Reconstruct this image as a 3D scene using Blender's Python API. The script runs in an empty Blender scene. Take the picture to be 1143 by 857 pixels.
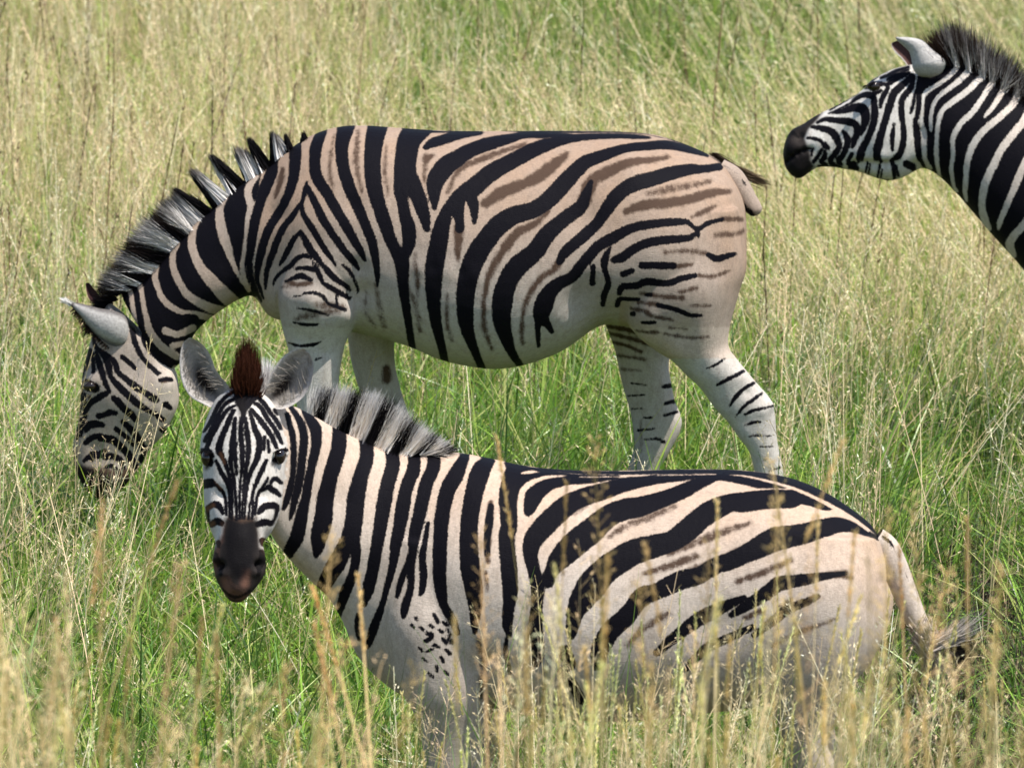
import bpy, bmesh, math, random
import numpy as np
from mathutils import Vector, kdtree

# ------------------------------------------------------------------ camera, light, exposure
SC = bpy.context.scene
COL = SC.collection
FPX = 10750.0            # focal length in image pixels (1143 wide frame)
W0, H0 = 1143.0, 857.0
PITCH = math.radians(9.0)
CAM_H = 4.6
cam_data = bpy.data.cameras.new('camera')
cam = bpy.data.objects.new('camera', cam_data)
COL.objects.link(cam)
cam.location = (0, 0, CAM_H)
cam.rotation_euler = (math.pi / 2 - PITCH, 0, 0)
cam_data.sensor_width = 36.0
cam_data.lens = FPX / W0 * 36.0
cam_data.clip_start = 0.5
cam_data.clip_end = 3000.0
cam_data.dof.use_dof = True
cam_data.dof.focus_distance = 23.3
cam_data.dof.aperture_fstop = (cam_data.lens / 1000.0) / 0.028
SC.camera = cam

SUN_DIR = Vector((0.40, -0.27, 0.87)).normalized()      # from the place towards the sun
world = bpy.data.worlds.new('World')
SC.world = world
world.use_nodes = True
wnt = world.node_tree
sky = wnt.nodes.new('ShaderNodeTexSky')
sky.sky_type = 'NISHITA'
sky.sun_disc = False
sky.sun_elevation = math.asin(SUN_DIR.z)
sky.sun_rotation = math.atan2(SUN_DIR.x, SUN_DIR.y)
bg = wnt.nodes['Background']
bg.inputs['Strength'].default_value = 0.13
wnt.links.new(sky.outputs['Color'], bg.inputs['Color'])
sun_data = bpy.data.lights.new('sun', 'SUN')
sun_data.energy = 4.8
sun_data.angle = math.radians(0.5)
sun_data.color = (1.0, 0.95, 0.87)
sun = bpy.data.objects.new('sun', sun_data)
COL.objects.link(sun)
sun.rotation_euler = SUN_DIR.to_track_quat('Z', 'Y').to_euler()
sun.location = (8, -4, 20)
SC.view_settings.view_transform = 'Standard'
SC.view_settings.look = 'None'
SC.view_settings.gamma = 1.0
SC.view_settings.exposure = 0.62

RNG = np.random.default_rng(7)

# ------------------------------------------------------------------ helpers
def smooth(a, b, x):
    t = np.clip((x - a) / (b - a), 0, 1)
    return t * t * (3 - 2 * t)

def lattice(seed, n=64):
    return np.random.default_rng(seed).random((n, n))
_LAT = {}
def vnoise(x, y, scale, seed):
    """smooth value noise in metres"""
    if seed not in _LAT: _LAT[seed] = lattice(seed)
    L = _LAT[seed]; n = L.shape[0]
    u = x / scale + 100.3; v = y / scale + 57.1
    i = np.floor(u).astype(int); j = np.floor(v).astype(int)
    fu = u - i; fv = v - j
    fu = fu * fu * (3 - 2 * fu); fv = fv * fv * (3 - 2 * fv)
    a = L[i % n, j % n]; b = L[(i + 1) % n, j % n]; c = L[i % n, (j + 1) % n]; d = L[(i + 1) % n, (j + 1) % n]
    return (a * (1 - fu) + b * fu) * (1 - fv) + (c * (1 - fu) + d * fu) * fv

def ground_z(x, y):
    x = np.asarray(x, float); y = np.asarray(y, float)
    z = -0.17 * (1 - smooth(21.6, 25.0, y))
    z = z + 1.05 * (1 - smooth(15.2, 20.4, y)) - 1.3 * (1 - smooth(3.0, 13.5, y))
    z = z - 0.13 * smooth(0.9, 1.8, x) * smooth(24.5, 26.0, y)
    z = z + 0.012 * np.clip(y - 27, 0, 200) + 0.02 * (vnoise(x, y, 1.7, 3) - .5)
    return z

def new_mesh(name, verts, faces, smooth_shade=True):
    """faces: (n,k) int array"""
    verts = np.asarray(verts, np.float32); faces = np.asarray(faces, np.int32)
    me = bpy.data.meshes.new(name)
    n, k = faces.shape
    me.vertices.add(len(verts)); me.vertices.foreach_set('co', verts.ravel())
    me.loops.add(n * k); me.loops.foreach_set('vertex_index', faces.ravel())
    me.polygons.add(n); me.polygons.foreach_set('loop_start', np.arange(0, n * k, k, dtype=np.int32))
    me.polygons.foreach_set('use_smooth', np.full(n, smooth_shade, dtype=bool))
    me.update(calc_edges=True)
    return me

def set_col(me, name, rgb):
    a = me.attributes.new(name, 'FLOAT_COLOR', 'POINT')
    c = np.ones((len(rgb), 4), np.float32); c[:, :3] = rgb
    a.data.foreach_set('color', c.ravel())

def set_f(me, name, v):
    a = me.attributes.new(name, 'FLOAT', 'POINT')
    a.data.foreach_set('value', np.asarray(v, np.float32))

def link(name, me, mat, parent=None):
    o = bpy.data.objects.new(name, me)
    COL.objects.link(o)
    if mat is not None: me.materials.append(mat)
    if parent is not None: o.parent = parent
    return o

def nodes(name):
    m = bpy.data.materials.new(name); m.use_nodes = True
    nt = m.node_tree
    return m, nt, nt.nodes['Principled BSDF'], nt.nodes['Material Output']

def N(nt, t, **kw):
    n = nt.nodes.new(t)
    for k, v in kw.items(): setattr(n, k, v)
    return n

# ------------------------------------------------------------------ strips (hairs, blades, stalks): all vectorised
def strips(P0, D, B, L, Wd, segs, rng, taper=0.8, base_w=1.0, side=None):
    """n strips; centre(t)=P0+D*L*t+B*L*t^2; returns verts (n,segs+1,2,3), quad faces, t per level"""
    n = len(P0)
    t = np.linspace(0, 1, segs + 1)
    C = P0[:, None, :] + (D * L[:, None])[:, None, :] * t[None, :, None] + (B * L[:, None])[:, None, :] * (t ** 2)[None, :, None]
    if side is None:
        r = rng.normal(size=(n, 3)); side = np.cross(D, r)
    side = side / np.maximum(np.linalg.norm(side, axis=1, keepdims=True), 1e-9)
    prof = base_w + (1 - base_w) * np.sin(np.pi * np.clip(t * 1.6, 0, 1)) if base_w < 1 else np.ones_like(t)
    w = Wd[:, None] * (np.clip(1 - t, 0.03, 1) ** taper)[None, :] * prof[None, :] * 0.5
    V = np.stack([C - side[:, None, :] * w[..., None], C + side[:, None, :] * w[..., None]], axis=2)
    idx = np.arange(n * (segs + 1) * 2).reshape(n, segs + 1, 2)
    F = np.stack([idx[:, :-1, 0], idx[:, :-1, 1], idx[:, 1:, 1], idx[:, 1:, 0]], axis=-1).reshape(-1, 4)
    return V, F, t

class Batch:
    def __init__(self): self.v = []; self.f = []; self.c = []; self.n = 0
    def add(self, V, F, C):
        V = V.reshape(-1, 3); self.v.append(V); self.f.append(F + self.n); self.c.append(np.clip(C.reshape(-1, 3), 0, 1)); self.n += len(V)
    def strips(self, P0, D, B, L, Wd, segs, rng, c0, c1, taper=0.8, side=None, base_w=1.0, cpow=1.0):
        V, F, t = strips(P0, D, B, L, Wd, segs, rng, taper, base_w, side)
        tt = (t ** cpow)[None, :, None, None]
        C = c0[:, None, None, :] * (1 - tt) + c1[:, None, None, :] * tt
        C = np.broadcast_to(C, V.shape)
        self.add(V, F, np.array(C))
    def build(self, name, mat, parent=None, shade=True):
        me = new_mesh(name, np.concatenate(self.v), np.concatenate(self.f), shade)
        set_col(me, 'tint', np.concatenate(self.c))
        return link(name, me, mat, parent)

# ------------------------------------------------------------------ materials
def coat_material():
    m, nt, bs, out = nodes('striped_coat')
    A = lambda nm: N(nt, 'ShaderNodeAttribute', attribute_name=nm)
    pat, shade, tan, skin, warm, tone = A('pattern'), A('shade'), A('tan'), A('skin'), A('rust'), A('dust_shade')
    tc = N(nt, 'ShaderNodeTexCoord')
    mp = N(nt, 'ShaderNodeMapping'); mp.inputs['Scale'].default_value = (1, 1, 0.42)
    nt.links.new(tc.outputs['Object'], mp.inputs['Vector'])
    def noise(scale, detail=3, rough=.6):
        n = N(nt, 'ShaderNodeTexNoise'); n.inputs['Scale'].default_value = scale
        n.inputs['Detail'].default_value = detail; n.inputs['Roughness'].default_value = rough
        nt.links.new(mp.outputs['Vector'], n.inputs['Vector']); return n
    def math_(op, a, b=None, c=None, clamp=False):
        n = N(nt, 'ShaderNodeMath', operation=op, use_clamp=clamp)
        for i, v in enumerate((a, b, c)):
            if v is None: continue
            if isinstance(v, (int, float)): n.inputs[i].default_value = v
            else: nt.links.new(v, n.inputs[i])
        return n.outputs[0]
    def mix(f, a, b):
        n = N(nt, 'ShaderNodeMix', data_type='RGBA')
        for s, v in ((0, f), (6, a), (7, b)):
            if isinstance(v, tuple): n.inputs[s].default_value = (*v, 1)
            elif isinstance(v, (int, float)): n.inputs[s].default_value = v
            else: nt.links.new(v, n.inputs[s])
        return n.outputs[2]
    nf, nm_, nb = noise(330, 2), noise(70, 3), noise(9, 4)
    mp2 = N(nt, 'ShaderNodeMapping'); mp2.inputs['Scale'].default_value = (.22, 1, 1); mp2.inputs['Rotation'].default_value = (0, math.radians(18), 0)
    nt.links.new(tc.outputs['Object'], mp2.inputs['Vector'])
    nh = noise(420, 3, .65); nt.links.new(mp2.outputs['Vector'], nh.inputs['Vector'])
    d = math_('ADD', pat.outputs['Fac'], math_('MULTIPLY', math_('SUBTRACT', nf.outputs['Fac'], .5), 3.2))
    d = math_('ADD', d, math_('MULTIPLY', math_('SUBTRACT', nm_.outputs['Fac'], .5), 2.4))
    mr = N(nt, 'ShaderNodeMapRange', interpolation_type='SMOOTHSTEP')
    mr.inputs['From Min'].default_value = 0.75; mr.inputs['From Max'].default_value = -0.75
    nt.links.new(d, mr.inputs['Value'])
    black = mr.outputs['Result']
    # pale hair: cool grey-white low down, dusty tan where the dust lies on the back, broken by noise
    tanf = math_('MULTIPLY', tan.outputs['Fac'], math_('ADD', .55, math_('MULTIPLY', nb.outputs['Fac'], .9)), clamp=True)
    pale = mix(tanf, (.53, .50, .46), (.54, .38, .27))
    pale = mix(math_('MULTIPLY', math_('SUBTRACT', nm_.outputs['Fac'], .45), 1.3, clamp=True), pale, (.25, .20, .16))
    pale = mix(math_('MULTIPLY', tone.outputs['Fac'], .62, clamp=True), pale, (.115, .078, .058))
    grain = N(nt, 'ShaderNodeVectorMath', operation='SCALE')
    nt.links.new(pale, grain.inputs[0]); nt.links.new(math_('ADD', .42, math_('MULTIPLY', math_('ADD', nf.outputs['Fac'], nh.outputs['Fac']), .58)), grain.inputs['Scale'])
    pale = grain.outputs['Vector']
    dirt = noise(26, 5, .7)
    dr = math_('MULTIPLY', math_('SUBTRACT', dirt.outputs['Fac'], .56), 2.2, clamp=True)
    pale = mix(math_('MULTIPLY', dr, .55), pale, (.22, .165, .12))
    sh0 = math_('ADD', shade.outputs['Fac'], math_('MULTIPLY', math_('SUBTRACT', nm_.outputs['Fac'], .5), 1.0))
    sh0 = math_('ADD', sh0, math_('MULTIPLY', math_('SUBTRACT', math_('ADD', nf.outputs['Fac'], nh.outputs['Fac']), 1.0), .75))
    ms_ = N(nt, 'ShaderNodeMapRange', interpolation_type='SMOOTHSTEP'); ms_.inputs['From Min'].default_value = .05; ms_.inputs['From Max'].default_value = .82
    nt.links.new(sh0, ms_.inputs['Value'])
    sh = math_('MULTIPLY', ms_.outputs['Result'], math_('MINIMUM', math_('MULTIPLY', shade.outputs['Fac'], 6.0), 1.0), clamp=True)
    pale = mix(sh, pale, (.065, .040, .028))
    dk = mix(warm.outputs['Fac'], (.0045, .004, .0062), (.10, .045, .022))
    c = mix(black, pale, dk)
    skc = mix(nm_.outputs['Fac'], (.013, .011, .0105), (.036, .029, .026))
    skc = mix(warm.outputs['Fac'], skc, (.20, .10, .07))
    skc = mix(math_('MULTIPLY', shade.outputs['Fac'], .95, clamp=True), skc, (.006, .0052, .006))
    skc = mix(math_('MULTIPLY', black, .85), skc, (.004, .0035, .004))
    c = mix(skin.outputs['Fac'], c, skc)
    nt.links.new(c, bs.inputs['Base Color'])
    bs.inputs['Roughness'].default_value = .62
    bs.inputs['Specular IOR Level'].default_value = .05
    bp = N(nt, 'ShaderNodeBump'); bp.inputs['Strength'].default_value = .35; bp.inputs['Distance'].default_value = .004
    nt.links.new(math_('ADD', nh.outputs['Fac'], nm_.outputs['Fac']), bp.inputs['Height'])
    nt.links.new(bp.outputs['Normal'], bs.inputs['Normal'])
    return m

def tint_material(name, rough=.6, transl=0.0, spec=.25, fur=False, leaf=True):
    m, nt, bs, out = nodes(name)
    a = N(nt, 'ShaderNodeAttribute', attribute_name='tint')
    nt.links.new(a.outputs['Color'], bs.inputs['Base Color'])
    if fur:
        tc = N(nt, 'ShaderNodeTexCoord'); nz = N(nt, 'ShaderNodeTexNoise'); nz.inputs['Scale'].default_value = 160; nz.inputs['Detail'].default_value = 4
        nt.links.new(tc.outputs['Object'], nz.inputs['Vector'])
        mr = N(nt, 'ShaderNodeMapRange'); mr.inputs['From Min'].default_value = .3; mr.inputs['From Max'].default_value = .7
        mr.inputs['To Min'].default_value = .72; mr.inputs['To Max'].default_value = 1.06
        nt.links.new(nz.outputs['Fac'], mr.inputs['Value'])
        mv = N(nt, 'ShaderNodeVectorMath', operation='SCALE'); nt.links.new(a.outputs['Color'], mv.inputs[0]); nt.links.new(mr.outputs['Result'], mv.inputs['Scale'])
        nt.links.new(mv.outputs['Vector'], bs.inputs['Base Color'])
        bp = N(nt, 'ShaderNodeBump'); bp.inputs['Strength'].default_value = .3; bp.inputs['Distance'].default_value = .004
        nt.links.new(nz.outputs['Fac'], bp.inputs['Height']); nt.links.new(bp.outputs['Normal'], bs.inputs['Normal'])
    bs.inputs['Roughness'].default_value = rough
    bs.inputs['Specular IOR Level'].default_value = spec
    if transl > 0:
        tr = N(nt, 'ShaderNodeBsdfTranslucent'); ms = N(nt, 'ShaderNodeMixShader')
        g = N(nt, 'ShaderNodeMix', data_type='RGBA', blend_type='MULTIPLY'); g.inputs[0].default_value = 1
        nt.links.new(a.outputs['Color'], g.inputs[6]); g.inputs[7].default_value = (1.15, 1.2, .7, 1) if leaf else (1, 1, 1, 1)
        nt.links.new(g.outputs[2], tr.inputs['Color'])
        ms.inputs[0].default_value = transl
        nt.links.new(bs.outputs[0], ms.inputs[1]); nt.links.new(tr.outputs[0], ms.inputs[2])
        nt.links.new(ms.outputs[0], out.inputs['Surface'])
    return m

M_COAT = coat_material()
M_HAIR = tint_material('mane_hair', .8, .30, .05, leaf=False)
M_EAR = tint_material('ear_fur', .8, .06, .05, fur=True, leaf=False)
M_GRASS = tint_material('grass_blade', .34, .36, .5)
M_STRAW = tint_material('dry_grass', .55, .22, .3)
M_EYE, _nt, _bs, _o = nodes('eye_gloss')
_bs.inputs['Base Color'].default_value = (.012, .007, .005, 1); _bs.inputs['Roughness'].default_value = .08
M_HOOF, _nt, _bs, _o = nodes('hoof_horn')
_bs.inputs['Base Color'].default_value = (.035, .03, .027, 1); _bs.inputs['Roughness'].default_value = .5

# ------------------------------------------------------------------ zebra builder: outlines and stripes in image pixels
class PixelPlane:  # outline and stripe points are image pixels, unprojected on to each animal's plane
    """side-view drawing of one animal: drawing units -> metres in the animal's own frame"""
    def __init__(self, x, y, zc, pixel_x=None):
        self.base = np.array([x, y, 0.0]); self.ref = np.array([x, y, zc])
        u0 = self._proj(self.ref)
        self.u0 = u0
        J = np.zeros((2, 3))
        for k in range(3):
            e = np.zeros(3); e[k] = .01
            J[:, k] = (self._proj(self.ref + e) - self._proj(self.ref - e)) / .02
        self.J = J
        self.Jxz = np.linalg.inv(J[:, [0, 2]])
        self.S = J[0, 0]
    def _proj(self, P):
        d = P[1] * math.cos(PITCH) + (CAM_H - P[2]) * math.sin(PITCH)
        up = P[1] * math.sin(PITCH) - (CAM_H - P[2]) * math.cos(PITCH)
        return np.array([W0 / 2 + FPX * P[0] / d, H0 / 2 - FPX * up / d])
    def at(self, px, py, y=0.0):
        """image pixel(s) + sideways offset -> local metres"""
        px = np.asarray(px, float); py = np.asarray(py, float); y = np.broadcast_to(np.asarray(y, float), px.shape)
        du = np.stack([px - self.u0[0] - self.J[0, 1] * y, py - self.u0[1] - self.J[1, 1] * y], -1)
        xz = du @ self.Jxz.T
        return np.stack([xz[..., 0], y, xz[..., 1] + self.ref[2]], -1)
    def draw(self, P, yc=None):
        """local metres -> image pixels; with yc the far side is mirrored on to the near side"""
        y = P[:, 1] if yc is None else yc - np.abs(P[:, 1] - yc)
        q = np.stack([P[:, 0], y, P[:, 2] - self.ref[2]], -1)
        return self.u0 + q @ self.J.T

def parse(s):
    return np.array([[float(c) for c in p.split(',')] for p in s.split()])

def crom(P, sub):
    """Catmull-Rom resample of rows"""
    P = np.asarray(P, float); n = len(P)
    if n < 3:
        t = np.linspace(0, 1, sub + 1)[:, None]
        return P[0] * (1 - t) + P[-1] * t
    Q = np.vstack([2 * P[0] - P[1], P, 2 * P[-1] - P[-2]])
    out = []
    for i in range(1, n):
        a, b, c, d = Q[i - 1], Q[i], Q[i + 1], Q[i + 2]
        t = np.linspace(0, 1, sub, endpoint=False)[:, None]
        out.append(.5 * ((2 * b) + (c - a) * t + (2 * a - 5 * b + 4 * c - d) * t ** 2 + (3 * b - a - 3 * c + d) * t ** 3))
    out.append(P[-1:])
    return np.vstack(out)

def loft(bp, rows, nseg=40, sub=5, power=2.2, egg=0.0, front=False):
    """rows: x1,y1,x2,y2,halfwidth,ycentre. Side sections (edge 1 to edge 2) or, with front=True, frontal ones
    (left edge to right edge, halfwidth is then the half depth)."""
    R = crom(np.asarray(rows, float), sub)
    a = bp.at(R[:, 0], R[:, 1], R[:, 5]); b = bp.at(R[:, 2], R[:, 3], R[:, 5])
    c = (a + b) / 2; A = (a - b) / 2
    Bv = np.zeros_like(A)
    if front:
        T = np.gradient(c, axis=0); T /= np.linalg.norm(T, axis=1, keepdims=True)
        Bv = np.cross(A / np.linalg.norm(A, axis=1, keepdims=True), T) * R[:, 4:5]
    else:
        Bv[:, 1] = R[:, 4]
    th = np.linspace(0, 2 * np.pi, nseg, endpoint=False)
    ct, st = np.cos(th), np.sin(th)
    ca = np.sign(ct) * np.abs(ct) ** (2 / power); sa = np.sign(st) * np.abs(st) ** (2 / power)
    sa = sa * (1 - egg * ct)
    V = c[:, None] + A[:, None] * ca[None, :, None] + Bv[:, None] * sa[None, :, None]
    n = len(R); V = V.reshape(-1, 3)
    cap0 = c[0] ; cap1 = c[-1]
    V = np.vstack([V, cap0, cap1])
    faces = []
    for i in range(n - 1):
        for j in range(nseg):
            k = (j + 1) % nseg
            faces.append((i * nseg + j, i * nseg + k, (i + 1) * nseg + k, (i + 1) * nseg + j))
    for j in range(nseg):
        k = (j + 1) % nseg
        faces.append((n * nseg, k, j)); faces.append((n * nseg + 1, (n - 1) * nseg + j, (n - 1) * nseg + k))
    ring_y = np.concatenate([np.repeat(R[:, 5], nseg), [R[0, 5], R[-1, 5]]])
    return V, faces, ring_y

def poly_sdf(p, poly):
    poly = np.asarray(poly, float); n = len(poly)
    d = np.full(len(p), 1e9); inside = np.zeros(len(p), bool)
    for i in range(n):
        a = poly[i]; b = poly[(i + 1) % n]; e = b - a; w = p - a
        t = np.clip((w @ e) / max(e @ e, 1e-9), 0, 1)
        d = np.minimum(d, np.hypot(*(w - t[:, None] * e).T))
        cond = (a[1] > p[:, 1]) != (b[1] > p[:, 1])
        with np.errstate(divide='ignore', invalid='ignore'):
            xx = a[0] + (p[:, 1] - a[1]) * (b[0] - a[0]) / (b[1] - a[1])
        inside ^= cond & (p[:, 0] < xx)
    return np.where(inside, -d, d)

FAR = 14.0
def stroke_sdf(p, st, out):
    """min distance to a variable-width stroke, written into out (only near it)"""
    P = crom(st, 6)
    lo = P[:, :2].min(0) - P[:, 2].max() - FAR; hi = P[:, :2].max(0) + P[:, 2].max() + FAR
    sel = np.where((p[:, 0] > lo[0]) & (p[:, 0] < hi[0]) & (p[:, 1] > lo[1]) & (p[:, 1] < hi[1]))[0]
    if len(sel) == 0: return None, None
    q = p[sel]; d = np.full(len(q), FAR)
    for i in range(len(P) - 1):
        a, b = P[i], P[i + 1]; e = b[:2] - a[:2]; w = q - a[:2]
        t = np.clip((w @ e) / max(e @ e, 1e-9), 0, 1)
        dd = np.hypot(w[:, 0] - t * e[0], w[:, 1] - t * e[1]) - .5 * (a[2] + t * (b[2] - a[2]))
        d = np.minimum(d, dd)
    return sel, d

def paint(p, spec):
    """spec lines: 'b ...' black stroke, 'w ...' pale stroke, 'P ...' black polygon, 'W ...' pale polygon. Applied in order."""
    sd = np.full(len(p), FAR)
    for line in spec.strip().splitlines():
        line = line.strip()
        if not line or line[0] == '#': continue
        k, s = line[0], parse(line[1:].strip())
        if k in 'PW':
            d = np.clip(poly_sdf(p, s[:, :2]), -FAR, FAR)
            sd = np.minimum(sd, d) if k == 'P' else np.maximum(sd, -d)
        else:
            if s.shape[1] < 3: s = np.c_[s, np.full(len(s), 3.0)]
            sel, d = stroke_sdf(p, s, sd)
            if sel is None: continue
            sd[sel] = np.minimum(sd[sel], d) if k == 'b' else np.maximum(sd[sel], -d)
    return sd

def soft(p, spec, feather=4.0):
    """soft marks: 's strength x,y,w ...' strokes and 'p strength x,y ...' polygons -> 0..1"""
    f = np.zeros(len(p))
    for line in spec.strip().splitlines():
        line = line.strip()
        if not line or line[0] == '#': continue
        k, amt, rest = line.split(' ', 2)
        s = parse(rest)
        if k == 'p':
            d = poly_sdf(p, s[:, :2]); v = float(amt) * (1 - smooth(-feather, feather, d)); f = np.maximum(f, v)
        else:
            sel, d = stroke_sdf(p, s, f)
            if sel is None: continue
            fe = min(feather, 1.2 + .35 * s[:, 2].max())
            f[sel] = np.maximum(f[sel], min(1.0, float(amt) * 1.3 + .12) * (1 - smooth(-fe, fe * .8, d - .6)))
    return f

def union_body(name, parts, voxel, smooth_it, fine=()):
    """lofts -> one continuous skin. parts: list of (label, V, faces, ring_y)"""
    V, F, off = [], [], 0
    for lab, v, f, ry in parts:
        V.append(v); F += [tuple(i + off for i in q) for q in f]; off += len(v)
    me = bpy.data.meshes.new(name + '_cage')
    me.from_pydata(np.vstack(V).tolist(), [], F); me.update()
    bm = bmesh.new(); bm.from_mesh(me); bmesh.ops.recalc_face_normals(bm, faces=bm.faces); bm.to_mesh(me); bm.free()
    tmp = bpy.data.objects.new(name + '_cage', me); COL.objects.link(tmp)
    r = tmp.modifiers.new('r', 'REMESH'); r.mode = 'VOXEL'; r.voxel_size = voxel; r.use_smooth_shade = True
    s = tmp.modifiers.new('s', 'SMOOTH'); s.factor = .5; s.iterations = smooth_it
    dg = bpy.context.evaluated_depsgraph_get()
    out = bpy.data.meshes.new_from_object(tmp.evaluated_get(dg))
    bpy.data.objects.remove(tmp); bpy.data.meshes.remove(me)
    out.name = name
    kd = kdtree.KDTree(off); i = 0; labs = []; rys = []
    for k, (lab, v, f, ry) in enumerate(parts):
        for q in v: kd.insert(q, i); i += 1
        labs += [k] * len(v); rys += list(ry)
    kd.balance(); labs = np.array(labs); rys = np.array(rys)
    def look(me_):
        n = len(me_.vertices); co = np.zeros(n * 3, np.float32); me_.vertices.foreach_get('co', co); co = co.reshape(-1, 3)
        ix = np.array([kd.find(c)[1] for c in co.tolist()])
        return co.astype(float), labs[ix], rys[ix]
    co, lab, ry = look(out)
    if fine:
        names = [p[0] for p in parts]; want = [names.index(x) for x in fine]
        bm = bmesh.new(); bm.from_mesh(out); bm.verts.ensure_lookup_table()
        ok = np.isin(lab, want)
        ed = [e for e in bm.edges if ok[e.verts[0].index] and ok[e.verts[1].index]]
        bmesh.ops.subdivide_edges(bm, edges=ed, cuts=1, use_grid_fill=True)
        bm.to_mesh(out); bm.free()
        co, lab, ry = look(out)
    out.polygons.foreach_set('use_smooth', np.ones(len(out.polygons), bool))
    return out, co, lab, ry, [p[0] for p in parts]

def vnormals(me):
    n = np.zeros(len(me.vertices) * 3, np.float32); me.vertices.foreach_get('normal', n); return n.reshape(-1, 3).astype(float)

def hair_strands(batch, root, tip, rng, width, c_root, c_tip, bend=None, segs=3, cpow=1.0, taper=.7):
    D = tip - root; L = np.linalg.norm(D, axis=1); Dn = D / np.maximum(L, 1e-6)[:, None]
    B = rng.normal(size=D.shape) * .06 if bend is None else bend
    batch.strips(root, Dn - B, B, L, width, segs, rng, c_root, c_tip, taper=taper, cpow=cpow)

def rand_curve(pts, s):
    """points along a polyline (Catmull-Rom) at parameters s in 0..1"""
    C = crom(pts, 12); u = np.linspace(0, 1, len(C))
    return np.stack([np.interp(s, u, C[:, k]) for k in range(C.shape[1])], -1)

def ear_mesh(bp, edge_a, edge_b, y0, cup, thick, col_in, col_out, rim, ytip=0.0, base_in=0.0, n=26, m=17, sgn=1):
    """two outline edges base->tip in image pixels; the cup is pushed sgn*y between them; inner and outer skins"""
    s = np.linspace(0, 1, n)
    A = rand_curve(edge_a, s); B = rand_curve(edge_b, s)
    v = np.linspace(-1, 1, m)
    V = []; C = []
    for shell in (0, 1):
        for i in range(n):
            w = (v + 1) / 2
            px = A[i, 0] * (1 - w) + B[i, 0] * w; py = A[i, 1] * (1 - w) + B[i, 1] * w
            wid = np.hypot(*(A[i] - B[i])) / bp.S
            y = y0 + ytip * s[i] - sgn * base_in * (1 - smooth(0, .35, s[i])) + sgn * (cup * wid * (1 - np.abs(v) ** 2.2)) + (thick * sgn * (1 - .7 * np.abs(v) ** 6) if shell else 0)
            V.append(bp.at(px, py, y))
            e = np.abs(v)
            if shell == 0:
                r = smooth(.72, .95, np.maximum(e, (s[i] - .80) / .2 * .95 if s[i] > .8 else 0))
                c = col_in(s[i], v); c = c * (1 - r[:, None]) + np.array(rim) * r[:, None]
            else:
                c = col_out(s[i], v)
            C.append(c)
    V = np.vstack(V); C = np.vstack(C)
    idx = np.arange(2 * n * m).reshape(2, n, m); F = []
    for sh in (0, 1):
        q = idx[sh]
        f = np.stack([q[:-1, :-1], q[:-1, 1:], q[1:, 1:], q[1:, :-1]], -1).reshape(-1, 4)
        F.append(f if sh == 0 else f[:, ::-1])
    for j in (0, m - 1):
        F.append(np.stack([idx[0, :-1, j], idx[0, 1:, j], idx[1, 1:, j], idx[1, :-1, j]], -1))
    F.append(np.stack([idx[0, -1, :-1], idx[0, -1, 1:], idx[1, -1, 1:], idx[1, -1, :-1]], -1))
    return V, np.vstack(F), C

def tube(path, rad, nseg=14):
    path = np.asarray(path, float); T = np.gradient(path, axis=0); T /= np.linalg.norm(T, axis=1, keepdims=True)
    up = np.array([0, 1.0, 0]); s1 = np.cross(T, up); s1 /= np.linalg.norm(s1, axis=1, keepdims=True); s2 = np.cross(T, s1)
    th = np.linspace(0, 2 * np.pi, nseg, endpoint=False)
    V = path[:, None] + rad[:, None, None] * (s1[:, None] * np.cos(th)[None, :, None] + s2[:, None] * np.sin(th)[None, :, None])
    n = len(path); idx = np.arange(n * nseg).reshape(n, nseg); nx = np.roll(idx, -1, 1)
    F = np.stack([idx[:-1], nx[:-1], nx[1:], idx[1:]], -1).reshape(-1, 4)
    return V.reshape(-1, 3), F

def eyeball(name, bp, px, py, y, r, parent, squash=(1, 1, 1)):
    bm = bmesh.new(); bmesh.ops.create_uvsphere(bm, u_segments=20, v_segments=14, radius=r)
    c = bp.at(px, py, y)
    for v in bm.verts: v.co = Vector((c[0] + v.co.x * squash[0], c[1] + v.co.y * squash[1], c[2] + v.co.z * squash[2]))
    me = bpy.data.meshes.new(name); bm.to_mesh(me); bm.free()
    me.polygons.foreach_set('use_smooth', np.ones(len(me.polygons), bool))
    return link(name, me, M_EYE, parent)

def finish_body(name, me, co, attrs, loc, label):
    for k, v in attrs.items(): set_f(me, k, v)
    me.materials.clear()
    o = link(name, me, M_COAT)
    o.location = loc
    o['label'] = label; o['category'] = 'zebra'; o['group'] = 'zebras in the tall grass'
    return o

def sculpt(me, co, nrm, uv, marks, mask):
    """gentle relief: 'x,y,radius,amount_mm' in image pixels"""
    d = np.zeros(len(co))
    for x, y, r, a in marks:
        q = ((uv[:, 0] - x) ** 2 + (uv[:, 1] - y) ** 2) / r ** 2
        d += a * .0014 * np.exp(-q)
    co = co + nrm * (d * mask)[:, None]
    me.vertices.foreach_set('co', co.astype(np.float32).ravel()); me.update()
    return co
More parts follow.
